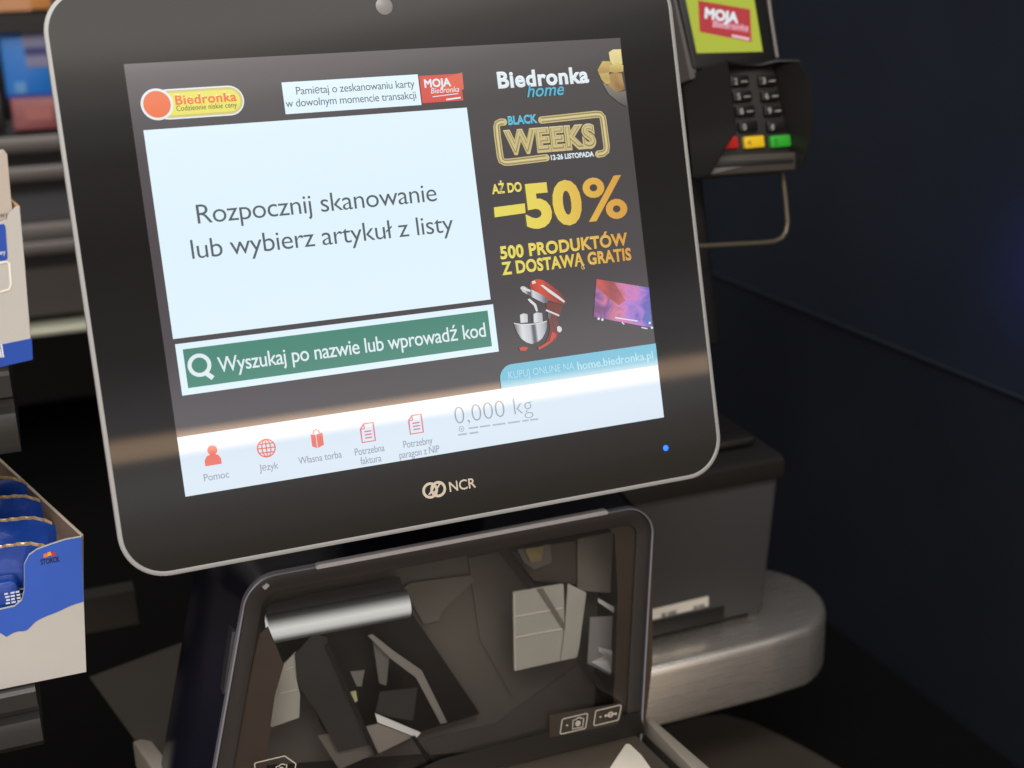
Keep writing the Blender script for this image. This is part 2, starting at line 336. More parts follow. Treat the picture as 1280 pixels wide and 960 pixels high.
q = U(332.5, 560); k = mpp(332, 560); stroke2(b, [(q[0], q[1] - 11 * k), (q[0], q[1] + 11 * k)], 1.5 * k, L3 - .00003); b.build('globe_icon', coral, scr, smooth=False)
b = MB(); q = U(396, 549); k = mpp(396, 549); flat(b, [(q[0] + x * k, q[1] + z * k) for x, z in ((-7.5, -8), (-1.5, -11), (-1.5, 6), (-7.5, 7.5))], L3); flat(b, [(q[0] + x * k, q[1] + z * k) for x, z in ((-.5, -11), (7.5, -8), (7.5, 7.5), (-.5, 6))], L3); stroke2(b, [(q[0] + x * k, q[1] + z * k) for x, z in ((-4, 7.5), (-3, 11), (0, 12.5), (3, 11), (4, 7.5))], 1.2 * k, L3 - .00003); b.build('bag_icon', coral, scr, smooth=False)
def doc(px, py):
    b = MB(); q = U(px, py); k = mpp(px, py); f = lambda L_: [(q[0] + x * k, q[1] + z * k) for x, z in L_]
    stroke2(b, f([(-8.5, -11), (8.5, -11), (8.5, 12), (-3.5, 12), (-8.5, 6)]), 1.9 * k, L3, True); stroke2(b, f([(-8.5, 6), (-3.5, 6), (-3.5, 12)]), 1.5 * k, L3 - .00003)
    for z in (2, -2, -6): stroke2(b, f([(-4, z), (5, z)]), 1.6 * k, L3 - .00003)
    b.build('document_icon', pink, scr, smooth=False)
doc(459, 541); doc(519, 530.5)
for s, p0, p1 in (('Pomoc', (255, 601), (286.5, 597)), ('Język', (324, 589), (348, 585.5)), ('Własna torba', (373, 580), (427, 572)), ('Potrzebna', (443.5, 569), (480.5, 564)), ('faktura', (450.5, 580.5), (476.5, 576.5)), ('Potrzebny', (504, 559.7), (540.4, 554.7)), ('paragon z NIP', (499, 573), (549, 565))):
    utext(s, p0, p1, 9, L3, mid_t, spacing=.96)
utext('0,000 kg', (568.7, 529), (665.6, 516.5), 22, L3, mid_t, thin=.022)
b = MB(); uring(b, (576, 536), 3.2, 1, L3, n=14); udisc(b, (576, 536), 1.3, L3, n=8)
for x in (585, 596, 600, 615, 619, 634, 639, 652, 657): pass
for xa, xb in ((585, 597), (599, 612), (615, 631), (634, 649), (652, 660), (662, 672)): ustroke(b, [(xa, 535.3 - (xa - 585) * .135), (xb, 535.3 - (xb - 585) * .135)], 2.0, L3)
for xa, xb in ((572, 583), (586, 597)): ustroke(b, [(xa, 543.5 - (xa - 572) * .135), (xb, 543.5 - (xb - 572) * .135)], 2.2, L3)
b.build('small_print', glow('small_print_grey', (160, 170, 178)), scr, smooth=False)
# advertisement column
utext('Biedronka', (622, 110.5), (735.5, 103), 20, L3, pure, bold=.036, spacing=1.08)
utext('home', (658, 122.5), (704.5, 118.5), 15.5, L4, cyan, shear=.3, bold=.008)
b = MB()
for mi, pts in ((0, [(746, 88), (752, 77), (761, 77), (766, 86), (760, 92), (748, 94)]), (1, [(760, 66), (765, 62.5), (775, 62), (777, 80), (768, 86), (762, 78)]), (2, [(762, 82), (770, 78), (778, 82), (778, 90), (768, 92), (760, 90)]),
                (0, [(752, 98), (764, 92), (776, 92), (780, 112), (770, 116), (760, 108)]), (1, [(748, 93), (760, 91), (762, 104), (756, 106), (751, 100)]), (3, [(752, 104), (760, 108), (770, 116), (781, 114), (783, 134), (772, 128), (760, 118)])):
    upoly(b, pts, L2 - .00004 * mi - .00001 * len(pts), mi)
b.build('bauble_picture', [grad_glow('bow_gold', [(0, (128, 96, 54)), (.5, (176, 140, 80)), (1, (200, 176, 100))], 'Z', U(770, 120)[1], U(760, 66)[1], 1, .9), grad_glow('bow_light', [(0, (170, 140, 70)), (.5, (206, 190, 120)), (1, (228, 214, 150))], 'Z', U(770, 110)[1], U(760, 60)[1], 1, 1.0), grad_glow('bow_yellow', [(0, (170, 138, 66)), (1, (212, 194, 118))], 'Z', U(770, 95)[1], U(760, 76)[1], 1, .8), grad_glow('bauble_grey', [(0, (76, 72, 72)), (1, (128, 122, 112))], 'Z', U(775, 134)[1], U(775, 105)[1])], scr, smooth=False)
utext('BLACK', (634.5, 156.5), (671, 153.5), 10.5, L3, cyan, bold=.04)
b = MB()
def arcpath(pts, rads): return pts
pA = [(629, 153), (625, 153), (621, 155), (620, 159), (621, 170), (624.5, 196), (626, 201), (630, 203), (636, 203), (682, 197.5)]
pB = [(676, 150.5), (700, 148), (744, 143.2), (749.5, 143.5), (752.5, 147), (753.5, 153), (757.5, 183), (757, 189), (753, 192), (747, 193)]
for p in (pA, pB):
    ustroke(b, p, 9, L2, mi=0); ustroke(b, p, 6.2, L2 - .00006, mi=1); ustroke(b, p, 3.4, L2 - .00012, mi=0); ustroke(b, p, 1.0, L2 - .00018, mi=2)
    for e in (p[0], p[-1]): udisc(b, e, 4.5, L2, 0, 14); udisc(b, e, 1.7, L2 - .00014, 0, 10)
b.build('neon_frame', [gold, dark, gold_l], scr, smooth=False)
utext('WEEKS', (631, 191.5), (745, 183.5), 29, L3, gold, bold=.075, spacing=1.12)
utext('WEEKS', (633, 190), (743, 182.3), 26, L3 - .00022, dark, bold=.028, spacing=1.17)
utext('WEEKS', (634, 189.2), (742, 181.5), 24.4, L3 - .00034, gold, bold=.004, spacing=1.19)
utext('12-26 LISTOPADA', (688, 200.5), (741.5, 195.5), 6.2, L3, pure, bold=.035)
GR = [(0, (226, 214, 88)), (.35, (226, 206, 84)), (.7, (218, 172, 66)), (1, (208, 146, 52))]
gx0, gx1 = U(614, 260)[0], U(790, 270)[0]
sale = grad_glow('sale_gold', GR, 'X', gx0, gx1)
utext('AŻ DO', (614.5, 242.5), (651.8, 239), 11.5, L3, sale, bold=.035)
b = MB(); upoly(b, [(616.5, 259.5), (655, 254.5), (656, 266.5), (617.5, 272)], L3); b.build('minus_sign', sale, scr, smooth=False)
utext('50', (657.5, 282), (728.5, 278), 53, L4, sale, bold=.045, spacing=1.06); utext('%', (731.5, 275.5), (784, 271), 52, L4, sale, bold=.018)
utext('500 PRODUKTÓW', (625, 323), (784, 306.5), 15.5, L3, sale, bold=.034, spacing=1.05)
utext('Z DOSTAWĄ GRATIS', (627, 342.5), (788.5, 325.5), 15.5, L3, sale, bold=.034, spacing=1.05)
# stand mixer picture
b = MB()
def z5(pts): return [(600 + x / 5.333, 340 + y / 5.333) for x, y in pts]
kx = lambda v: U(600 + v / 5.333, 390)[0]
steel_g = grad_glow('bowl_steel', [(0, (120, 122, 130)), (.18, (214, 216, 220)), (.42, (190, 192, 198)), (.5, (84, 86, 94)), (.57, (90, 92, 100)), (.64, (206, 208, 212)), (.85, (168, 170, 178)), (1, (96, 98, 106))], 'X', kx(222), kx(442))
zz = lambda v: U(690, 340 + v / 5.333)[1]
red_g = grad_glow('mixer_gloss_red', [(0, (150, 46, 34)), (.35, (206, 74, 50)), (.6, (172, 62, 46)), (1, (104, 42, 36))], 'X', kx(330), kx(570))
for k, (mi, pts) in enumerate([(1, [(432, 200), (545, 222), (528, 292), (506, 300), (522, 350), (524, 410), (500, 452), (440, 492), (388, 516), (378, 504), (430, 470), (452, 430), (462, 380), (452, 300)]),
        (0, [(326, 92), (334, 66), (352, 54), (380, 48), (412, 54), (450, 76), (500, 112), (545, 154), (572, 194), (566, 214), (545, 218), (500, 206), (455, 190), (410, 160), (370, 130), (336, 112)]),
        (3, [(340, 64), (362, 57), (370, 74), (346, 82)]), (3, [(398, 88), (414, 86), (470, 124), (520, 160), (562, 196), (556, 206), (505, 172), (450, 134)]), (4, [(346, 86), (374, 82), (384, 118), (356, 108)]),
        (2, [(264, 108), (270, 98), (284, 95), (310, 104), (370, 132), (430, 166), (452, 188), (444, 204), (420, 208), (380, 188), (330, 162), (280, 132)]), (3, [(272, 108), (284, 100), (330, 120), (330, 134), (288, 120)]),
        (3, [(312, 182), (326, 178), (348, 196), (370, 216), (382, 262), (370, 264), (354, 224), (330, 204)]), (2, [(446, 262), (472, 266), (462, 312), (448, 312)]), (3, [(434, 248), (524, 286), (522, 297), (434, 260)]),
        (2, [(262, 286), (286, 276), (312, 282), (314, 336), (266, 340)]), (2, [(344, 282), (372, 270), (410, 274), (414, 334), (348, 340)]), (3, [(268, 290), (284, 280), (288, 336), (270, 338)]), (3, [(352, 284), (372, 274), (376, 336), (354, 338)]),
        (2, [(220, 340), (270, 348), (340, 346), (400, 338), (440, 326), (440, 366), (430, 404), (410, 442), (376, 468), (340, 480), (306, 470), (272, 446), (246, 408), (230, 372)]), (3, [(220, 340), (270, 347), (340, 345), (400, 337), (440, 325), (440, 331), (400, 344), (340, 352), (270, 354), (221, 346)]),
        (5, [(474, 330), (500, 340), (508, 352), (488, 362)]), (3, [(508, 366), (524, 360), (538, 372), (540, 390), (526, 404), (510, 394)]), (4, [(474, 400), (502, 410), (500, 434), (470, 462), (458, 456)]),
        (4, [(378, 506), (440, 470), (478, 450), (482, 458), (440, 490), (388, 518)]), (4, [(254, 506), (280, 498), (316, 502), (300, 526), (264, 524)])]):
    upoly(b, z5(pts), L2 - .00002 * k, mi)
b.build('mixer_picture', [red_g, glow('mixer_maroon', (112, 46, 38)), steel_g, glow('mixer_light', (214, 214, 214)), glow('mixer_scarlet', (196, 66, 44)), glow('mixer_dark', (70, 72, 78))], scr, smooth=False)
# television picture
b = MB(); upoly(b, z5([(772, 48), (1122, 105), (1142, 372), (752, 300)]), L2, 0)
for k, (mi, pts) in enumerate([(1, [(772, 48), (890, 68), (965, 190), (920, 222), (850, 170), (772, 100)]), (2, [(1128, 240), (1142, 372), (1075, 318), (1100, 262)])]): upoly(b, z5(pts), L2 - .00003 * (k + 1), mi)
for p, q in (((895, 305), (1045, 328)), ((940, 335), (955, 350)), ((1070, 370), (1110, 378))): ustroke(b, z5([p, q]), 1.3, L3, mi=3)
for p in ((785, 312), (810, 318), (1125, 340), (1140, 372)): udisc(b, z5([p])[0], 1.6, L3, 3, 10)
b.build('television_picture', [grad_glow('tv_swirl', [(0, (120, 70, 120)), (.2, (150, 96, 160)), (.38, (196, 110, 130)), (.55, (206, 120, 180)), (.72, (170, 120, 200)), (1, (100, 90, 180))], 'X', U(740, 380)[0], U(815, 380)[0], 1.0, 1.1), grad_glow('tv_red', [(0, (206, 84, 74)), (.5, (150, 70, 74)), (1, (190, 90, 100))], 'X', U(744, 360)[0], U(782, 370)[0], 1.0, .8), glow('tv_blue', (84, 100, 180)), pure], scr, smooth=False)
# order button
b = MB(); zb = zt; zt2 = (U(650, 452.5)[1] + U(817, 430.5)[1]) / 2; bx0 = U(624, 470)[0]; r_ = .0085
flat(b, [(lx1, zb), (lx1, zt2)] + [(bx0 + r_ + r_ * math.cos(math.radians(a)), zt2 - r_ + r_ * math.sin(math.radians(a))) for a in range(90, 181, 9)] + [(bx0, zb)], L2); b.build('order_button', cyan_b, scr, smooth=False)
utext('KUPUJ ONLINE NA', (635, 473), (717, 462), 9, L3, glow('button_text', (176, 218, 230)), thin=.006)
utext('home.biedronka.pl', (721, 462), (815.5, 448.5), 10, L3, glow('button_text', (176, 218, 230)), bold=.02)
# maker's mark under the screen
b = MB(); g_mark = mat('printed_silver', (188, 178, 160), .5)
for cx, cy in ((537.5, 613), (547.5, 611.3)): uring(b, (cx, cy), 8.6, 3.4, -.00045 - .00005 * (cx > 540), n=30)
for i in range(2): ustroke(b, [(536 + i * 6, 618.5 - i * 1.5), (543.5 + i * 6, 606 - i * 1.5)], 2.2, -.0006)
b.build('maker_emblem', g_mark, disp, smooth=False)
b = MB(); text_on(b, 'NCR', U(562, 614), U(595, 609.5), 12.3 * mpp(562, 614), -.0005, bold=.012); b.build('lettering', g_mark, disp, smooth=False, fix=False)

# ------------------------------------------------------------------ scanner tower
TF = Frame((0, 0, 1.105), 6)
tower = empty('scanner_tower', 'black scanner tower with large glass window and rounded grey frame below the touchscreen', 'scanner', TF.M)
def T(px, py, y=0): p = TF.at(px, py, y); return (p.x, p.z)
blackp = mat('black_plastic', (20, 21, 34), .22, 0, .5, bump=.12, bscale=1800)
framep = mat('dark_grey_plastic', (36, 34, 33), .36, 0, .4, noise=.08, nscale=200, bump=.15, bscale=2500)
corners = [T(252, 1040), T(800, 990), T(820.5, 627), T(308, 722)]
out0 = fillet(corners, [0, 0, .021, .025], 12)
b = MB(); lv = [(.003, .0022), (.006, .0008), (.012, 0), (.03, -.007), (.06, -.013), (.10, -.014), (.125, -.007), (.137, .008)]
b.loft([[(p[0] if p[0] < 0 else min(p[0], o_[0] - .0015 * (y > .01)), y, p[1]) for p, o_ in zip(inset(out0, q), out0)] for y, q in lv], False, True); b.build('body', blackp, tower)
# grey edge trim following the frame
b = MB(); lv = [(.004, .0003), (.001, .0005), (-.0004, .0010), (-.0007, .0015), (-.0004, .0021), (.002, .0025)]
b.loft([[(p[0], y, p[1]) for p in inset(out0, q)] for y, q in lv], False, False); b.build('edge_trim', mat('satin_grey_trim', (140, 140, 152), .3, .5, .5), tower)
b = MB(); lv = [(.003, .0024), (.0004, .0026), (0, .0034), (.0006, .0125), (.0012, .0132), (.006, .0134)]
b.loft([[(p[0], y, p[1]) for p in inset(out0, q)] for y, q in lv], False, False); b.build('front_frame', framep, tower)
# pale light strip set in the top edge
b = MB(); p0 = T(398, 704.5); p1 = T(757, 636.5); d = (Vector(p1) - Vector(p0)).normalized(); n_ = Vector((-d.y, d.x))
q0 = [Vector(p0), Vector(p1), Vector(p1) - n_ * .0032 + d * .002, Vector(p0) - n_ * .0030 - d * .007]
plate(b, fillet([tuple(q) for q in q0], .0012, 4), -.0024, .003, .0006); b.build('light_strip', mat('frosted_light_strip', (196, 195, 200), .3), tower)
b = MB(); plate(b, fillet([T(327, 733), T(333, 728), T(337, 731), T(331, 737)], .0005, 3), -.0016, .002, .0003); b.build('frame_clip', mat('clip_grey', (170, 170, 178), .3), tower)
sm = mat('seam_sheen', (70, 72, 84), .3, .3)
b = MB(); oo = inset(out0, .0012); n0 = len(oo); seg = [i for i in range(n0) if oo[i][1] > TF.at(300, 775)[2] and True]
seg = sorted(seg, key=lambda i: -math.atan2(oo[i][1] - (-.12), oo[i][0])); seg = seg[::-1]
b.tube([(oo[i][0] + .0005 * (1 if oo[i][0] > 0 else -1), .022, oo[i][1] + .0009) for i in seg], .00035, 6); b.build('hood_seam', sm, tower)
b = MB(); q = [T(*p, .004) for p in ((278.5, 868), (290, 790), (296, 790), (284, 868))]; plate(b, q, .004, .03, .001); b.build('side_clip', mat('clip_dark_grey', (44, 44, 48), .4), tower)
# window glass: clear pane with printed dark border, then its reflections as solid panels inside
win0 = inset(out0, .0137)
b = MB(); plate(b, win0, .0016, .0026); b.build('window_glass', thin_glass('clear_window', (.87, .875, .89)), tower, smooth=False)
border_m = [mat('printed_border_brown', (74, 60, 49), .45, 0, .3, noise=.1, nscale=30), mat('printed_border_dark', (58, 47, 35), .45, 0, .3, noise=.1, nscale=30)]
b = MB()
for bi, pts in enumerate(([(335, 783), (354, 829), (343.6, 868), (335, 928), (332, 1000), (280, 1000), (313.5, 839), (325, 792)], [(760, 660), (806, 640), (816, 665), (815, 830), (803, 935), (766, 900), (768, 846), (772, 742), (768, 668)])):
    b = MB(); plate(b, [T(*p, .004) for p in pts], .0036, .0044); b.build('window_border', border_m[bi], tower, smooth=False)
# inner dark box
wi = inset(out0, .008)
b = MB(); b.loft([[(p[0], y, p[1]) for p in inset(out0, q)] for y, q in ((.0045, .0136), (.012, .012), (.088, .012))], False, True); b.build('inner_box', mat('inner_box_black', (20, 18, 16), .5), tower)
def inner(name, pts, y, m, th=.0012, parent=tower, rad=0):  # most panels below are window reflections built as flat solids
    b = MB(); q = [T(*p, y) for p in pts]
    if rad: q = fillet(q, rad, 4)
    plate(b, q, y, y + th); return b.build(name, m, parent, smooth=False)
base_m = mat('taupe_baffle', (98, 92, 83), .38, 0, .4, noise=.22, nscale=11)  # tones of the reflections are put into these panel colours
lite_m = mat('pale_baffle', (114, 107, 97), .5, 0, .3, noise=.12, nscale=20)
dk_m = mat('charcoal_baffle', (50, 48, 46), .45, 0, .35, noise=.12, nscale=25)
bk_m = mat('black_baffle', (14, 13, 12), .4, 0, .4)
refl_m = mat('ivory_mirror', (184, 180, 166), .3, 0, .5, noise=.16, nscale=22)
refl2_m = mat('grey_mirror', (160, 157, 150), .35, 0, .4, noise=.1, nscale=18)
inner('baffle', [(300, 1040), (318, 730), (752, 645), (742, 1000)], .060, base_m)
inner('baffle', [(334, 757), (396, 741), (500, 722), (516, 768), (600, 892), (528, 914), (470, 942), (420, 935), (400, 905), (380, 830), (345, 826), (330, 790)], .050, bk_m)
# reflection of a ceiling lamp, painted as a glowing tube behind the glass
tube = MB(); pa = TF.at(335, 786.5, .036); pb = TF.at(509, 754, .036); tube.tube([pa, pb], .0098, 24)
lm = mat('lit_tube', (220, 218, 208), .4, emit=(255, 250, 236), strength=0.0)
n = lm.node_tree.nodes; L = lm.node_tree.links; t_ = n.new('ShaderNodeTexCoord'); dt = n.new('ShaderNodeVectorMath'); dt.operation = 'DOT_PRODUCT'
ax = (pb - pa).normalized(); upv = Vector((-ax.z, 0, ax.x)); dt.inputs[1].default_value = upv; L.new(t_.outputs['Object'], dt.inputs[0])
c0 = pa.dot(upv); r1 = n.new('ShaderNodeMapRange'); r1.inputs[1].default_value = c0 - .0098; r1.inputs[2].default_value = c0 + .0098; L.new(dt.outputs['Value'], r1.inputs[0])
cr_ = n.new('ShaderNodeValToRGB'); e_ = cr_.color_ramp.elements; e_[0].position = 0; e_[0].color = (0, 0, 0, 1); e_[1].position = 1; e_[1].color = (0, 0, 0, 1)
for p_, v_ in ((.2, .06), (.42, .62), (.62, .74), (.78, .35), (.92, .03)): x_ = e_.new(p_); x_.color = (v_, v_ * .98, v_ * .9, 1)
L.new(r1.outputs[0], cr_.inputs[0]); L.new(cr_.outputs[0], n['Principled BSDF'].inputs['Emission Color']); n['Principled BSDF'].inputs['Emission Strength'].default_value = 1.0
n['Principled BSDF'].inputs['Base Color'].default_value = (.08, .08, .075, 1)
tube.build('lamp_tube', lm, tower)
inner('baffle', [(369, 818), (392, 792), (409, 797), (409, 811), (462, 931), (423, 940), (396, 890), (376, 862), (371, 846)], .030, dk_m)
inner('mirror', [(355, 830), (370, 815), (371, 850), (375, 868), (374, 897), (340, 909), (336, 905), (344, 868)], .032, refl_m)
for a, c in (((352, 846), (362, 838)), ((362, 838), (369, 850)), ((348, 868), (369, 862))): pass
b = MB(); 
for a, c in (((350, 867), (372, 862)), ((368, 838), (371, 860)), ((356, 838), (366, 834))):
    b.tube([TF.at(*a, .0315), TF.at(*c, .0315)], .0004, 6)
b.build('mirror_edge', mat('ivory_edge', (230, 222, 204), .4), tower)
inner('baffle', [(397, 920), (455, 909), (469, 942), (424, 962)], .034, lite_m)
inner('bracket_arm', [(460, 795), (466, 793), (491, 813), (527, 838), (559, 903), (551, 905), (520, 847), (488, 823)], .030, mat('satin_grey_arm', (148, 143, 134), .35, .2))  # bars and block seen as reflections, shaped as solids
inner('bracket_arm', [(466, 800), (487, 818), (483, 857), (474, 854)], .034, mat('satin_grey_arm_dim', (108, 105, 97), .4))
inner('optics_block', [(475, 865), (522, 860), (516, 901), (469, 893)], .032, mat('optics_block', (46, 46, 43), .45))
inner('mirror', [(469, 892), (526, 916), (521, 922), (472, 903)], .028, mat('white_mirror', (246, 244, 236), .35))
inner('baffle', [(457, 909), (473, 905), (516, 921), (471, 943)], .029, mat('beige_baffle', (150, 140, 128), .5, noise=.08, nscale=20))
inner('sensor', [(436, 866), (445, 864), (447, 876), (441, 880)], .029, mat('pale_yellow_sensor', (200, 198, 140), .4))
inner('sensor', [(438, 840), (456, 838), (452, 858), (446, 858)], .029, mat('grey_sensor', (120, 118, 110), .4))
inner('divider', [(407, 808), (411, 806), (473, 942), (468, 944)], .0268, bk_m)
inner('divider', [(514, 921), (519, 920), (549, 962), (540, 964)], .0268, bk_m)
inner('baffle', [(504, 735), (512, 729), (588, 719), (593, 726), (553, 763), (549, 776), (530, 780)], .057, lite_m, rad=.0015)
inner('baffle', [(585, 697), (622, 690), (660, 735), (660, 850), (640, 870), (600, 800)], .0585, mat('taupe_baffle_mid', (103, 96, 87), .5, 0, .3, noise=.14, nscale=16))
inner('divider', [(619, 686), (627, 684), (670, 733), (660, 736)], .030, bk_m)  # dark reflected line of the plate gap, shaped as a bar
inner('mirror', [(641, 740), (704.5, 729.5), (706, 792), (701, 826), (642.5, 839)], .030, refl_m, rad=.0012)  # pale reflection painted as a solid panel
b = MB()
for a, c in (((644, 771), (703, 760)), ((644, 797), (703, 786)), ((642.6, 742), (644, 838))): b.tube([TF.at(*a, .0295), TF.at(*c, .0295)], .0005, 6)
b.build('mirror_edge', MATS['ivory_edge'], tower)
inner('mirror', [(710, 729.5), (733, 741), (724, 809), (721, 822), (701, 826), (706, 790)], .028, refl_m)
inner('divider', [(672, 737), (679, 736), (706, 780), (705, 788)], .0285, mat('mirror_shade_line', (120, 114, 100), .4))
inner('baffle', [(722, 674), (766, 665), (771, 742), (722, 738)], .040, mat('grey_baffle', (128, 122, 110), .5, noise=.1, nscale=20), rad=.001)
inner('baffle', [(640, 690), (682, 682), (720, 676), (720, 730), (700, 728), (668, 726)], .042, mat('umber_baffle', (82, 73, 63), .5, noise=.12, nscale=20))
inner('sensor_frame', [(646, 687), (688, 680), (690, 703), (668, 712), (656, 704)], .035, mat('sensor_frame_grey', (104, 102, 94), .4), rad=.001)
inner('sensor', [(655, 686), (680, 683), (677, 701), (664, 703)], .033, mat('amber_sensor', (150, 130, 84), .4, noise=.35, nscale=120), rad=.0014)
inner('mirror', [(738, 772), (771, 770), (768, 847), (734.5, 829)], .034, refl2_m)
inner('mirror', [(748, 748), (773, 762), (773, 770), (748, 753)], .033, mat('white_mirror', (246, 244, 236), .35))
inner('mirror', [(748, 809), (769, 815), (769, 845), (740, 828), (770, 824), (749, 815)], .032, MATS['white_mirror'])
inner('divider', [(719, 824), (729, 826), (811, 915), (799, 915), (737, 850)], .020, bk_m)
inner('baffle', [(530, 925), (620, 905), (726, 828), (745, 860), (742, 925), (545, 965)], .0578, mat('deep_taupe_baffle', (86, 80, 72), .5, noise=.15, nscale=18))
# dark sill with two printed pictograms
inner('sill', [(500, 975), (550, 950), (640, 927), (686, 914), (800, 890), (806, 916), (640, 956), (540, 985)], -.0012, bk_m)
inner('indicator_panel', [(687, 894), (778, 879), (778, 892), (772, 905), (687, 922)], -.0016, mat('indicator_panel_brown', (40, 34, 29), .35), rad=.0006)
pr = mat('printed_pale_grey', (176, 170, 158), .5)
def tstroke(b, pts, wpx, y, closed=True): return stroke2(b, [T(*p, y) for p in pts], wpx * .00048, y, closed)
def icon_box(b, q):
    c = [Vector(T(*p, -.002)) for p in q]; o = fillet([tuple(x) for x in c], .0012, 4); stroke2(b, o, .0007, -.0019, True)
for q, kind in (([(703, 899), (735, 891.5), (732, 910.5), (700, 918)], 'camera'), ([(745, 888.5), (777, 881), (773, 900), (742, 907.5)], 'scale'), ([(318, 954), (356, 945), (370, 955), (366, 975), (322, 985)], 'camera')):
    b = MB(); icon_box(b, q); cx = sum(p[0] for p in q) / len(q); cy = sum(p[1] for p in q) / len(q)
    dot = lambda x, y_, r: flat(b, [(T(x, y_, -.002)[0] + r * .00048 * math.cos(k * math.pi / 6), T(x, y_, -.002)[1] + r * .00048 * math.sin(k * math.pi / 6)) for k in range(12)], -.00194)
    dot(cx - 8.5, cy + 2, 1.5)
    if kind == 'camera':
        tstroke(b, [(cx - 1, cy - 4.5), (cx + 3, cy - 5.5), (cx + 4, cy - 7), (cx + 8, cy - 8), (cx + 9, cy - 6.7), (cx + 12, cy - 7.3), (cx + 11, cy + 4), (cx - 2, cy + 6.5)], 1.6, -.00195)
        for r0 in (3.4, 1.2): stroke2(b, [(T(cx + 5, cy - .5, -.002)[0] + r0 * .00048 * math.cos(k * math.pi / 8), T(cx + 5, cy - .5, -.002)[1] + r0 * .00048 * math.sin(k * math.pi / 8)) for k in range(16)], .0008, -.0020, True)
    else:
        stroke2(b, [(T(cx + 4, cy - 1, -.002)[0] + 3.6 * .00048 * math.cos(k * math.pi / 8), T(cx + 4, cy - 1, -.002)[1] + 3.6 * .00048 * math.sin(k * math.pi / 8)) for k in range(16)], .0009, -.00198, True)
        tstroke(b, [(cx - 3, cy + .5), (cx + 11, cy - 2.5)], 1.6, -.00192, False); dot(cx - 2, cy + .5, 2); dot(cx + 10.5, cy - 2, 2)
    b.build('pictogram', pr, tower, smooth=False)

# ------------------------------------------------------------------ scale plate in front of the tower
sp = empty('scale_plate', 'brushed steel scale plate with pale side rails at the foot of the scanner tower', 'scale', Matrix.Translation((0, -.1, PZ0)))
def S(px, py, z=PZ0): p = PZ(px, py, z); return (p.x, p.y + .1)
steel = mat('brushed_steel', (150, 138, 124), .34, .85, .5, noise=.12, nscale=30, stretch=(1, 40, 1), bump=.1, bscale=600)
def slab(mb, pts, z0, z1, r=.0015, mi=0):
    return mb.loft([[(p[0], p[1], z) for p in inset(pts, q)] for z, q in ((z0, 0), (z1 - r, 0), (z1 - r * .3, r * .3), (z1, r))], mi=mi)
b = MB(); slab(b, [S(560, 972), S(795, 917.5), S(880, 1000), S(840, 1060), S(500, 1060)], -.012, 0, .002); b.build('plate', steel, sp)
b = MB(); slab(b, fillet([S(762, 962), S(784, 929), S(802, 946), S(830, 985), S(780, 990)], .002, 3), .0004, .0016, .0006); b.build('sticker', mat('white_sticker', (205, 198, 186), .4), sp)
rail_m = mat('pale_rail', (176, 168, 156), .35, .5, .5, noise=.06, nscale=80)
b = MB(); slab(b, [S(804, 898), S(812, 896), S(900, 972), S(905, 1010), S(880, 978)], -.02, .001, .0015); b.build('rail', rail_m, sp)
b = MB(); slab(b, [S(166, 928), S(176, 924.5), S(190, 927), S(222, 968), S(205, 985)], -.02, .001, .0015); b.build('rail', rail_m, sp)
b = MB(); slab(b, [S(792, 915), S(803, 905), S(880, 978), S(900, 1040), S(880, 1040)], -.03, -.006, .001); b.build('gap_channel', bk_m, sp)

# ------------------------------------------------------------------ counter on the left
ct = mat('grey_counter', (66, 61, 54), .5, 0, .4, noise=.1, nscale=12)
b = MB(); pts = [PZ(*q, .92) for q in ((112, 846), (236, 800), (330, 812), (330, 1000), (222, 1000), (196, 962))]
b.loft([[(p.x, p.y, z) for p in pts] for z in (.9185, .92)]); tag(b.build('counter', ct), 'grey counter top beside the scanner tower on the left', 'counter')
b = MB(); p0 = PY(100, 835, .34); p1 = PY(168, 738, .34); b.box(p0.x - .02, p1.x, .34, .36, .92, p1.z); tag(b.build('counter_backboard', mat('brown_backboard', (36, 32, 28), .55, noise=.12, nscale=8)), 'low dark brown board standing behind the grey counter', 'board')

# ------------------------------------------------------------------ steel shelf, printer, round plate
def arc(cx, cy, r, a0, a1, n=12): return [(cx + r * math.cos(math.radians(a0 + (a1 - a0) * k / n)), cy + r * math.sin(math.radians(a0 + (a1 - a0) * k / n))) for k in range(n + 1)]
SX, SY, SR = .343, .171, .072
ol = [(-.05, .096), (.325, .099)] + arc(SX, SY, SR, -72, 78, 18) + [(.25, .27), (-.05, .27)]
b = MB(); b.loft([[(p[0], p[1], z) for p in inset(ol, q)] for z, q in ((.858, .004), (.857, .001), (.860, 0), (.9045, 0), (.9085, .0010), (.9110, .0032), (.912, .0065))])
tag(b.build('steel_shelf', mat('shelf_steel', (240, 234, 226), .28, .92, .5, noise=.05, nscale=25, stretch=(1, 12, 60))), 'rounded steel shelf carrying the printer to the right of the scanner tower', 'shelf')
b = MB(); pz = .75; pts = [PZ(*q, pz) for q in ((790, 925), (830, 905), (868, 893), (905, 890), (945, 901), (985, 920), (1025, 941), (1060, 962), (1090, 990), (900, 1060), (700, 1000))]
pl = [(p.x, p.y) for p in pts]
b.loft([[(p[0], p[1], z) for p in inset(pl, q)] for z, q in ((pz - .02, .002), (pz - .012, 0), (pz - .004, 0), (pz, .004))]); tag(b.build('bag_platform', mat('dark_taupe_platform', (62, 56, 49), .5, 0, .3, noise=.1, nscale=15)), 'dark rounded platform below the steel shelf', 'platform')
PYY = .1375
prn = empty('receipt_printer', 'black box shaped receipt printer on the rounded steel shelf', 'printer', Matrix.Translation((.26, PYY, .9122)))
def P(px, py): p = PY(px, py, PYY); return (p.x - .26, p.z - .9122)
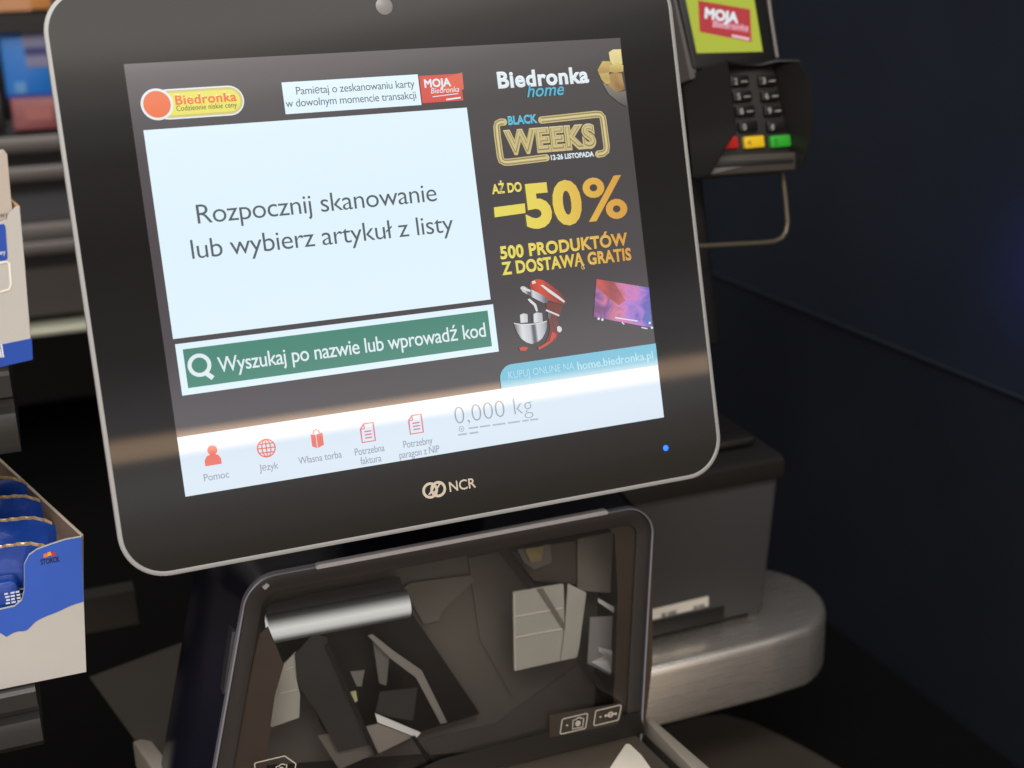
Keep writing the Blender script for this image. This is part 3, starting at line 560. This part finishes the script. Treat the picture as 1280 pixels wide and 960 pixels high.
gry = mat('printer_grey', (53, 53, 54), .5, 0, .35, noise=.06, nscale=120, bump=.12, bscale=2500)
blk = mat('printer_black', (24, 22, 22), .42, 0, .4, bump=.12, bscale=2500)
fr = [P(640, 800), P(905, 779), P(955, 772), P(972, 592), P(640, 655)]
fr = [(-.09, .006), (P(952, 776)[0], .006), (P(973, 590)[0], P(973, 592)[1]), (-.09, P(973, 592)[1])]
b = MB(); lv = [(0, .002), (.0006, .0006), (.002, 0), (.13, 0), (.14, .004)]; f2 = fillet(fr, .003, 4)
b.loft([[(p[0], y, p[1]) for p in inset(f2, q)] for y, q in lv]); b.build('body', gry, prn)
zt_ = P(973, 592)[1]; xr = P(975, 590)[0]
b = MB(); prof = [(-.006, zt_ - .001), (-.008, zt_ + .004), (-.007, zt_ + .015), (-.002, zt_ + .0185), (.10, zt_ + .023), (.146, zt_ + .020), (.148, zt_ - .001)]
b.loft([[(x, p[0] if s_ else p[0] * .96 + .003, p[1] if s_ else zt_ + (p[1] - zt_) * .8) for p in prof] for x, s_ in ((-.095, 1), (xr - .004, 1), (xr - .0012, 1), (xr + .0015, 0))]); b.build('lid', blk, prn)
b = MB(); b.box(.028, xr - .012, .02, .05, zt_ + .021, zt_ + .029, .003); b.build('paper_latch', blk, prn)
b = MB(); a = P(905, 758); plate(b, [(-.09, .0062), (a[0], .0062), (a[0], a[1]), (-.09, a[1])], -.0012, .004, .0006); b.build('base_strip', blk, prn)
b = MB(); q = [P(800, 778), P(885, 757), P(885, 745), P(800, 765)]; plate(b, [q[0], q[1], q[2], q[3]], -.0009, .001, .0002); b.build('label_strip', mat('white_label', (205, 200, 190), .5), prn, smooth=False)
b = MB(); 
for xa, xb in ((826, 832), (834, 845), (866, 871), (872, 880)):
    plate(b, [P(xa, 770 - (xa - 826) * .225 + 1.5), P(xb, 770 - (xb - 826) * .225 + 1), P(xb, 770 - (xb - 826) * .225 - 4), P(xa, 770 - (xa - 826) * .225 - 3.5)], -.0012, .0002)
b.build('label_print', mat('label_print_grey', (120, 116, 110), .6), prn, smooth=False)
b = MB(); x_ = P(946, 775)[0]; b.box(x_ - .006, x_ + .004, .004, .016, 0, .0065, .001); b.build('foot', mat('rubber_foot', (52, 50, 48), .6), prn)

# ------------------------------------------------------------------ card terminal
KF = Frame(PY(935, 120, .2), 15)
term = empty('card_terminal', 'black card payment terminal with keypad hood and lime coloured screen', 'card terminal', KF.M)
def K(px, py, y=0): p = KF.at(px, py, y); return (p.x, p.z)
tb = mat('terminal_black', (20, 19, 20), .4, 0, .4, bump=.1, bscale=2500)
tg = mat('terminal_grey_side', (66, 62, 61), .45, 0, .4)
b = MB(); plate(b, fillet([K(868, 88), K(972, 80), K(950, -60), K(835, -60)], [.004, .004, .006, .006], 5), 0, .03, .0015); b.build('body', tb, term)
b = MB(); b.loft([[(K(833, -60, .0)[0], .004, K(833, -60)[1]), (K(866, 98)[0], .004, K(866, 98)[1]), (K(872, 96)[0], .001, K(872, 96)[1]), (K(846, -60)[0], .001, K(846, -60)[1])], [(K(815, -60)[0], .035, K(815, -60)[1]), (K(846, 104)[0], .035, K(846, 104)[1]), (K(866, 98)[0], .035, K(866, 98)[1]), (K(840, -60)[0], .035, K(840, -60)[1])]]); b.build('side_shell', tg, term)
b = MB(); b.tube([KF.at(957, -30, .002), KF.at(963, 20, .002), KF.at(971, 72, .002)], .0018, 8); b.build('edge_trim', mat('terminal_edge', (110, 106, 100), .4), term)
lime = glow('lime', (172, 182, 62)); b = MB(); plate(b, [K(871, 66.5), K(953, 64.5), K(936, -40), K(849, -40)], -.0005, .002); ks = b.build('screen', lime, term, smooth=False)
tcard = glow('terminal_card_red', (178, 56, 60)); b = MB(); flat(b, [K(874, 40), K(939, 53), K(937, 12), K(872, 1)], -.0008, 0); flat(b, [K(890, 34), K(936, 42), K(935, 33), K(889, 25)], -.0009, 1)
b.build('card_picture', [tcard, glow('terminal_card_pink', (198, 96, 110))], ks, smooth=False)
b = MB(); text_on(b, 'MOJA', K(880, 22.5), K(922, 29), .0082, -.0012, bold=.05, tilt=True); b.build('lettering', pure, ks, smooth=False, fix=False)
b = MB(); text_on(b, 'Biedronka', K(890, 34), K(934, 39), .0052, -.0012, shear=.2, tilt=True); b.build('lettering', glow('terminal_script', (226, 190, 200)), ks, smooth=False, fix=False)
b = MB(); stroke2(b, [K(914, 45), K(936, 49.5)], .0022, -.0011); b.build('small_print', glow('terminal_script', (226, 190, 200)), ks, smooth=False)
# keypad deck, hood walls, keys
b = MB(); plate(b, [K(880, 200), K(995, 196), K(975, 82), K(895, 86)], -.004, .02, .001); b.build('keypad_deck', mat('keypad_deck_black', (34, 32, 31), .5), term)
hood = MB()
def wall_(pts_front, pts_back, yf, yb):   # a hood wall: outer edge stands yf towards the customer, root at yb
    hood.loft([[(*[K(*p, yf)[0]], yf, K(*p, yf)[1]) for p in pts_front], [(K(*p, yb)[0], yb, K(*p, yb)[1]) for p in pts_back]], False, False, closed=False)
hood_m = mat('hood_black', (22, 20, 20), .5, 0, .45)
b = MB()   # left wall as a solid with thickness
def solid(b, front, back, yf, yb, th):
    A = [Vector((K(*p, yf)[0], yf, K(*p, yf)[1])) for p in front]; B = [Vector((K(*p, yb)[0], yb, K(*p, yb)[1])) for p in back]
    b.loft([A, B], True, True)
def sheet(b, a, c, th):
    """thick curved sheet between two 3-D polylines"""
    n_ = ((Vector(a[-1]) - Vector(a[0])).cross(Vector(c[0]) - Vector(a[0]))).normalized() * th; N = len(a)
    loops = [[Vector(a[i]), Vector(c[i]), Vector(c[i]) + n_, Vector(a[i]) + n_] for i in range(N)]
    b.loft(loops)
k3 = lambda px, py, y: KF.at(px, py, y)
sheet(b, [k3(908, 76, -.030), k3(913, 110, -.030), k3(918, 150, -.030), k3(920, 163, -.030), k3(902, 190, -.028), k3(886, 219, -.022)], [k3(852, 96, .015), k3(856, 125, .015), k3(860, 160, .015), k3(862, 180, .012), k3(864, 198, .01), k3(866, 222, .004)], .0015); b.build('keypad_hood', hood_m, term)
b = MB(); sheet(b, [k3(968, 80, -.004), k3(974, 110, -.004), k3(982, 150, -.004), k3(988, 180, -.004), k3(992, 200, -.004)], [k3(1000, 77, -.03), k3(1013, 100, -.03), k3(1017, 140, -.03), k3(1014, 178, -.03), k3(1004, 208, -.026)], .0018); b.build('keypad_hood', hood_m, term)
b = MB(); sheet(b, [k3(907, 78, -.028), k3(930, 82, -.012), k3(950, 82, -.010), k3(972, 77, -.016), k3(1000, 77, -.03)], [k3(898, 86, .0), k3(925, 88, .0), k3(950, 88, .0), k3(968, 84, .0), k3(990, 84, .0)], .0015); b.build('keypad_hood', hood_m, term)
b = MB(); plate(b, fillet([K(886, 220, -.012), K(995, 212, -.012), K(996, 190, -.012), K(897, 194, -.012)], .0015, 4), -.012, .012, .0015); b.build('front_lip', mat('lip_grey', (66, 60, 55), .45), term)
b = MB(); plate(b, fillet([K(889, 209, -.0135), K(992, 203, -.0135), K(993, 198, -.0135), K(893, 202, -.0135)], .0008, 3), -.0135, -.011, .0006); b.build('lip_groove', mat('lip_groove_black', (26, 24, 22), .5), term)
def key(px, py, w_, h_, m, txt=None, tm=None, small=False):
    q = K(px, py, -.007); k = .00065; b = MB(); plate(b, rrect(q[0] - w_ * k / 2, q[0] + w_ * k / 2, q[1] - h_ * k / 2, q[1] + h_ * k / 2, .0014, 4), -.0075, -.003, .001); o = b.build('key', m, term)
    if txt:
        b = MB(); text_on(b, txt, (q[0] - w_ * k * .34, q[1] - .0028), (q[0] - w_ * k * .34 + .0030, q[1] - .0024), .0048, -.0078, bold=.012)
        if small: stroke2(b, [(q[0] + .0005, q[1] - .0008), (q[0] + w_ * k * .38, q[1] - .0008)],   .0008, -.0078)
        b.build('lettering', tm, o, smooth=False, fix=False)
km = mat('key_black', (14, 13, 13), .35); kt = mat('key_print', (164, 164, 160), .5)
for i, (row, y) in enumerate((('123', 101), ('456', 120), ('789', 138.5), ('*0#', 158))):
    for j, ch in list(enumerate(row))[1:]: key((889, 925, 960)[j] + i * 3.6, y + (1 - j) * .6, 26, 13.5, km, ch, kt, ch not in '1*0#')
key(911, 178.5, 26, 15, mat('key_red', (200, 38, 34), .4), 'X', mat('key_mark', (60, 20, 16), .5)); key(943, 177.5, 29, 15, mat('key_yellow', (226, 186, 26), .4), '<', MATS['key_mark']); key(976, 176.5, 29, 15, mat('key_green', (44, 158, 40), .4), 'O', mat('key_mark_green', (16, 70, 20), .5))
# wire loop under the keypad
b = MB(); pts = [KF.at(*q, .004) for q in ((800, 311), (880, 307.5), (955, 303.5), (968, 302), (977, 298), (982.5, 290), (984.5, 278), (982, 250), (978, 214))]
b.tube(pts, .0022, 10); b.build('support_rod', mat('rod_bronze_grey', (92, 84, 70), .4, .5), term)
b = MB(); b.box(-.085, -.03, .035, .06, -.20, .10, .004); b.build('mount_post', tb, term)

# ------------------------------------------------------------------ cardboard display boxes on the left
kraft = mat('cardboard_inside', (124, 104, 86), .8, noise=.12, nscale=60); card_w = mat('white_card', (182, 179, 175), .62, noise=.04, nscale=50); blue_p = mat('print_blue', (26, 72, 168), .5, noise=.06, nscale=60)
BY = 0.0
def B(px, py, Y=BY): p = PY(px, py, Y); return (p.x, p.z)
tray = empty('display_tray', 'open white cardboard tray with wavy blue print holding blue wrapped bars', 'cardboard tray')
front = [(-130, 890), (0, 862), (108, 840), (102, 671), (82, 674.5), (62, 681), (46, 687), (36, 694), (30, 706), (30, 738), (27, 750), (18, 758), (0, 762), (-130, 790)]
b = MB(); plate(b, [B(*p) for p in front], BY, BY + .0018, .0002); b.build('front_panel', card_w, tray, smooth=False)
blu = [(102, 671.5), (82, 675), (62, 681.5), (46, 687.5), (36.3, 694.5), (30.5, 706), (30.5, 738), (27.5, 750.5), (18, 758.5), (0, 762.5), (-130, 790.5), (-130, 815), (0, 791), (8, 796), (20, 789), (32, 789), (38, 784), (44, 777), (58, 770), (72, 765), (88, 757), (104.5, 752)]
wave = [Vector(p) for p in blu[13:]]
for _ in range(2): wave = [wave[0]] + [a.lerp(c, t) for a, c in zip(wave, wave[1:]) for t in (.25, .75)] + [wave[-1]]
blu = blu[:13] + [tuple(p) for p in wave]
b = MB(); plate(b, [B(*p, BY - .0003) for p in blu], BY - .0003, BY + .0001); b.build('blue_print', mat('print_blue_wave', (46, 88, 184), .45, noise=.06, nscale=60), tray, smooth=False)
b = MB(); q = B(62, 695, BY - .0004)
for i, (dx, dz, mi) in enumerate(((-.0022, .0006, 0), (0, .0012, 1), (.0022, .0006, 2))): flat(b, [(q[0] + dx - .0012, q[1] + dz - .001), (q[0] + dx + .0012, q[1] + dz - .001), (q[0] + dx + .0008, q[1] + dz + .0016), (q[0] + dx - .0009, q[1] + dz + .0012)], BY - .0005 - i * .00004, mi)
b.build('emblem', [mat('emblem_orange', (220, 120, 40), .5), mat('emblem_yellow', (226, 160, 50), .5), mat('emblem_red', (190, 50, 50), .5)], tray, smooth=False)
b = MB(); text_on(b, 'STORCK', B(51, 705), B(75, 701.5), .0032, BY - .0005, bold=.03); b.build('lettering', mat('emblem_ink', (24, 26, 60), .5), tray, smooth=False, fix=False)
dirv = Vector((-.30, 1)).normalized()    # the side runs back and turns in to the left
fx, fz1 = B(104.5, 671); fxb, fz0 = B(107.5, 840)
pA_ = Vector((fx, BY + .0018)); pE = pA_ + dirv * .19
zb_top = fz1 + .004
b = MB(); n2 = Vector((-dirv.y, dirv.x)) * .0017
b.loft([[(fxb - .001, pA_.y, fz0), (pA_.x, pA_.y, fz1), (pA_.x + n2.x, pA_.y + n2.y, fz1), (fxb - .001 + n2.x, pA_.y + n2.y, fz0)], [(pE.x, pE.y, fz0), (pE.x, pE.y, zb_top), (pE.x + n2.x, pE.y + n2.y, zb_top), (pE.x + n2.x, pE.y + n2.y, fz0)]]); b.build('side_panel', kraft, tray, smooth=False)
b = MB(); b.tube([(pA_.x + n2.x * .5, pA_.y, fz1 + .0004), (pE.x + n2.x * .5, pE.y, zb_top + .0004)], .0009, 6); b.build('side_edge', mat('card_edge', (178, 166, 150), .7), tray)
b = MB(); b.box(-.42, pE.x, pE.y, pE.y + .002, fz0, zb_top); b.build('back_panel', kraft, tray, smooth=False)
b = MB(); b.loft([[(-.42, BY + .001, z), (fxb - .002, BY + .001, z), (pE.x, pE.y, z), (-.42, pE.y, z)] for z in (fz0 + .0005, fz0 + .002)]); b.build('base_panel', kraft, tray, smooth=False)
# wrapped bars
bw = mat('bar_wrapper_blue', (28, 64, 148), .22, 0, .6, noise=.14, nscale=70, bump=1.0, bscale=110); bg_ = mat('bar_crimp_gold', (206, 176, 132), .3, .4); wt = mat('bar_print_white', (205, 212, 226), .5)
def bar(label, Y, right, top, bot, tilt):
    """a pillow wrapper seen flat side on, its right half in view; crimped end on top"""
    o = empty('wrapped_bar', label, 'wrapped bar', Matrix.Translation((PY(right, top, Y).x - .03, Y, fz0 + .004)) @ Matrix.Rotation(tilt, 4, 'Y'), 'blue wrapped bars in the cardboard tray')
    Wd = .03; H = PY(right, top, Y).z - fz0 - .004; b = MB(); loops = []
    for i in range(19):
        t = i / 18; th = .0058 * (math.sin(math.pi * min(1, t * 1.08 + .02)) ** .45 if t < .9 else .18) + .0006; th = max(th, .0008)
        wv = [(-.05 + (Wd + .05) * j / 22) for j in range(23)]
        f = [(x, -th * (1 - max(0, (x - Wd + .009) / .009) ** 2 * .85) + .0022 * mnoise.noise(Vector((x * 150 + right, t * 7, top))), H * t * (1 - .10 * max(0, (x - Wd + .02) / .02) ** 2)) for x in wv]
        loops.append(f + [(x, th * .8 + .0002, H * t * (1 - .10 * max(0, (x - Wd + .02) / .02) ** 2)) for x in reversed(wv)])
    b.loft(loops); b.build('wrapper', bw, o)
    b = MB(); cr1 = []
    for j in range(40):
        x = -.05 + (Wd - .004 + .05) * j / 39; zz = H * (1 - .10 * max(0, (x - Wd + .02) / .02) ** 2); cr1.append((x, zz, .0007 * math.sin(j * 1.9)))
    b.loft([[(x, s_ * .0009 + w2, z - .0006), (x, s_ * .0009 + w2, z + .0012 + .0006 * math.sin(x * 900))] + [(x, s_ * .0009 + .0006 + w2, z + .0014), (x, s_ * .0009 + .0006 + w2, z - .0008)] for x, z, w2 in cr1 for s_ in (0,)]); b.build('crimp', bg_, o, smooth=False)
    b = MB()
    for r_i in range(4):
        for c_i in range(3):
            x0_ = Wd - .024 + c_i * .0045; z_ = H * .82 - r_i * .0032 - .012; b.poly([(x0_, -.0068, z_), (x0_ + random.uniform(.003, .0042), -.0068, z_), (x0_ + .0036, -.0068, z_ + .0011), (x0_, -.0068, z_ + .0011)])
    b.build('small_print', wt, o, smooth=False)
bar('front upright blue bar with gold crimp just behind the tray cut-out', .022, 64, 674, 850, .03)
bar('second blue bar standing behind the front bar', .046, 62, 642, 800, .06)
bar('third blue bar from the tray cut-out', .068, 46, 615, 760, .08)
bar('rearmost blue bar at the back of the tray', .092, 26, 592, 730, .08)
o = empty('wrapped_bar', 'blue bar lying low in the tray cut-out, under the upright bars', 'wrapped bar', Matrix.Translation((B(30, 758)[0], BY + .009, B(30, 762)[1])), 'blue wrapped bars in the cardboard tray')
b = MB(); b.box(-.08, -.001, -.0055, .008, -.004, .018, .005); b.build('wrapper', bw, o)
b = MB()
for r_i in range(4):
    for c_i in range(3): x_ = -.0095 + c_i * .003 + random.uniform(0, .0005); b.box(x_, x_ + random.uniform(.0018, .0026), -.0062, -.0054, .004 + r_i * .002, .0048 + r_i * .002)
b.build('small_print', wt, o, smooth=False)
# tall white box above
tb_ = empty('display_box', 'tall white cardboard box with blue print standing above the open tray', 'cardboard box')
f_ = [(-130, 482), (0, 458.5), (41, 449), (38, 420), (31, 330), (25, 257), (20, 250), (14, 254), (10, 262), (6, 200), (0, 184), (-130, 196)]
f_ = [(-130, 482), (0, 458.5), (41, 449), (38, 420), (31, 330), (24.5, 258), (19, 259), (13, 266), (5, 276), (0, 278), (-130, 296)]
UY = 0.0
b = MB(); plate(b, [B(*p, UY) for p in f_], UY, UY + .0018, .0002); b.build('front_panel', card_w, tb_, smooth=False)
b = MB(); plate(b, [B(*p, UY + .004) for p in ((-130, 330), (24, 330), (14, 250), (9, 193), (4, 187), (-130, 210))], UY + .004, UY + .0058, .0002); b.build('inner_panel', mat('white_card_inner', (178, 168, 157), .65, noise=.05, nscale=50), tb_, smooth=False)
b = MB(); a0_ = B(24.5, 258, UY); a1b = B(41, 449, UY); b.loft([[(a0_[0] - .0015, UY + .002, a0_[1]), (a1b[0] - .0015, UY + .002, a1b[1]), (a1b[0], UY + .002, a1b[1]), (a0_[0], UY + .002, a0_[1])], [(a0_[0] - .033, UY + .12, a0_[1] + .02), (a1b[0] - .033, UY + .12, a1b[1]), (a1b[0] - .0315, UY + .12, a1b[1]), (a0_[0] - .0315, UY + .12, a0_[1] + .02)]]); b.build('side_panel', mat('card_side_tan', (176, 140, 96), .7), tb_, smooth=False)
b = MB(); plate(b, [B(*p, UY - .0003) for p in ((-130, 482.5), (0, 459), (41, 449.5), (39.7, 423), (0, 431), (-130, 452))], UY - .0003, UY + .0002); b.build('blue_band', blue_p, tb_, smooth=False); b = MB(); plate(b, [B(*p, UY - .0003) for p in ((-130, 345), (8, 325), (9.5, 322), (7, 284), (5, 280), (-130, 298))], UY - .0003, UY + .0002); b.build('blue_print', blue_p, tb_, smooth=False)
b = MB(); stroke2(b, [B(*p, UY - .0004) for p in ((-60, 340), (8, 327), (11.5, 329), (13.5, 355), (11.5, 361.5), (0, 365))], .0011, UY - .0004); b.build('printed_outline', mat('outline_white', (232, 226, 216), .5), tb_, smooth=False)
b = MB(); text_on(b, 'nowy', B(-8, 274, UY), B(10, 270.5, UY), .0034, UY - .0004); b.build('lettering', mat('ink_black', (28, 26, 26), .6), tb_, smooth=False, fix=False)
b = MB(); text_on(b, 'Til', B(-8, 448, UY), B(5, 445, UY), .0072, UY - .0005, bold=.03); b.build('lettering', mat('ink_white', (220, 222, 226), .6), tb_, smooth=False, fix=False); b = MB(); text_on(b, 'wy', B(-1, 319, UY), B(7, 317.5, UY), .0028, UY - .0005); b.build('lettering', mat('ink_white', (220, 222, 226), .6), tb_, smooth=False, fix=False)
# black ribbed shelf rails carrying the two boxes
rm = mat('rail_black_plastic', (36, 36, 36), .38, 0, .45, bump=.15, bscale=2000)
def rail(label, ztop, xr_, h):
    prof = [(.10, ztop), (-.004, ztop), (-.006, ztop - .002), (-.006, ztop - h * .30), (-.001, ztop - h * .36), (-.001, ztop - h * .44), (-.007, ztop - h * .50), (-.009, ztop - h * .62), (-.009, ztop - h * .86), (-.004, ztop - h), (.10, ztop - h)]
    b = MB(); b.loft([[(x, p[0], p[1]) for p in prof] for x in (-.5, xr_ - .001, xr_)])
    return tag(b.build('shelf_rail', rm), label, 'shelf rail', 'black ribbed rails under the cardboard boxes')
rail('black ribbed shelf rail under the open blue and white tray', fz0 - .0006, B(46, 870)[0], .039)
rail('black ribbed shelf rail under the tall white box', B(0, 461, UY)[1] - .0006, B(17, 500)[0], .047)

# ------------------------------------------------------------------ blurred shelving far left
sh = mat('far_shelf_grey', (88, 84, 82), .4, .4, .5); shd = mat('far_shelf_dark', (46, 45, 50), .5)
def Fp(px, py, Y=1.2): p = PY(px, py, Y); return p
unit = empty('shelving_unit', 'grey metal shelving far behind on the left', 'shelving')
for (py, th, m) in ((170, .022, sh), (208, .02, sh), (280, .026, sh), (303, .018, sh)):
    z = Fp(60, py).z; b = MB(); b.box(-1.2, .3, 1.2, 1.235, z - th, z + .002, .004); b.build('shelf_edge', m, unit)
b = MB(); b.box(-1.2, .3, 1.236, 1.24, Fp(60, 345).z, Fp(60, 150).z); b.build('shelf_board', mat('far_shelf_slate', (60, 59, 66), .6), unit)
z = Fp(80, 409).z; b = MB(); b.box(-1.2, .3, 1.19, 1.6, z - .007, z + .003, .003); b.build('shelf_edge', mat('far_shelf_pale', (178, 180, 162), .4, .2), unit)
for py in (166, 276): z = Fp(60, py).z; b = MB(); b.box(-1.2, .3, 1.24, 1.75, z - .006, z); b.build('shelf_board', shd, unit)
z = Fp(60, 380).z; b = MB(); b.box(-1.2, .3, 1.215, 1.235, z - .02, z + .05); b.build('shelf_board', mat('far_shelf_brown', (52, 48, 44), .6), unit)
b = MB(); b.box(-1.2, .3, 1.75, 1.77, .3, 1.9); b.build('back_panel', mat('far_back_panel', (40, 38, 40), .7), unit)
def far(name, label, tl, br, Y, d, m, grp=None, extra=None):
    a = Fp(*tl, Y); c = Fp(*br, Y); t = empty(name, label, 'package', Matrix.Translation(((a.x + c.x) / 2, Y, c.z)), grp); W = (c.x - a.x) / 2; H = a.z - c.z
    b = MB(); b.box(-W, W, 0, d, 0, H, .004); b.build('carton', m, t)
    if extra:
        for nm, x0_, x1_, z0_, z1_, mm in extra: b = MB(); b.box(-W + 2 * W * x0_, -W + 2 * W * x1_, -.0012, .002, H * z0_, H * z1_); b.build(nm, mm, t, smooth=False)
    return t
lil = mat('far_lilac', (120, 120, 150), .5); vio = mat('far_violet', (52, 56, 110), .5)
far('product_box', 'bright blue product box on the far shelf', (-4, 36), (80, 120), 1.22, .12, mat('far_blue', (14, 104, 186), .45, noise=.15, nscale=8), 'blurred packages on the far shelf',
    [('label_panel', .40, .98, .72, .98, lil), ('label_panel', .42, .98, .44, .60, lil), ('label_panel', .42, .98, .60, .72, vio), ('logo_patch', .16, .36, .08, .24, mat('far_pale_blue', (86, 140, 196), .5)), ('lower_band', .02, .98, 0, .07, mat('far_deep_blue', (20, 60, 140), .5))])
far('product_box', 'dull red product box below the bright blue one', (12, 124), (84, 160), 1.21, .1, mat('far_red', (132, 74, 76), .5, noise=.25, nscale=18), 'blurred packages on the far shelf', [('label_panel', .25, .75, .3, .75, mat('far_rose', (158, 96, 94), .5))])
far('product_box', 'dark product box at the left end beside the dull red one', (-30, 118), (8, 162), 1.21, .1, mat('far_black', (24, 22, 26), .5), 'blurred packages on the far shelf')
far('product_box', 'tan orange box above the bright blue one', (-30, -40), (66, 12), 1.22, .12, mat('far_orange', (190, 128, 66), .55, noise=.15, nscale=10), 'blurred packages on the far shelf', [('label_panel', .2, .7, .0, .5, mat('far_peach', (186, 134, 92), .5))])
z = Fp(40, 28).z; b = MB(); b.box(-1.2, .3, 1.205, 1.6, z - .012, z + .012); b.build('shelf_board', mat('far_shelf_black', (14, 13, 14), .5), unit)
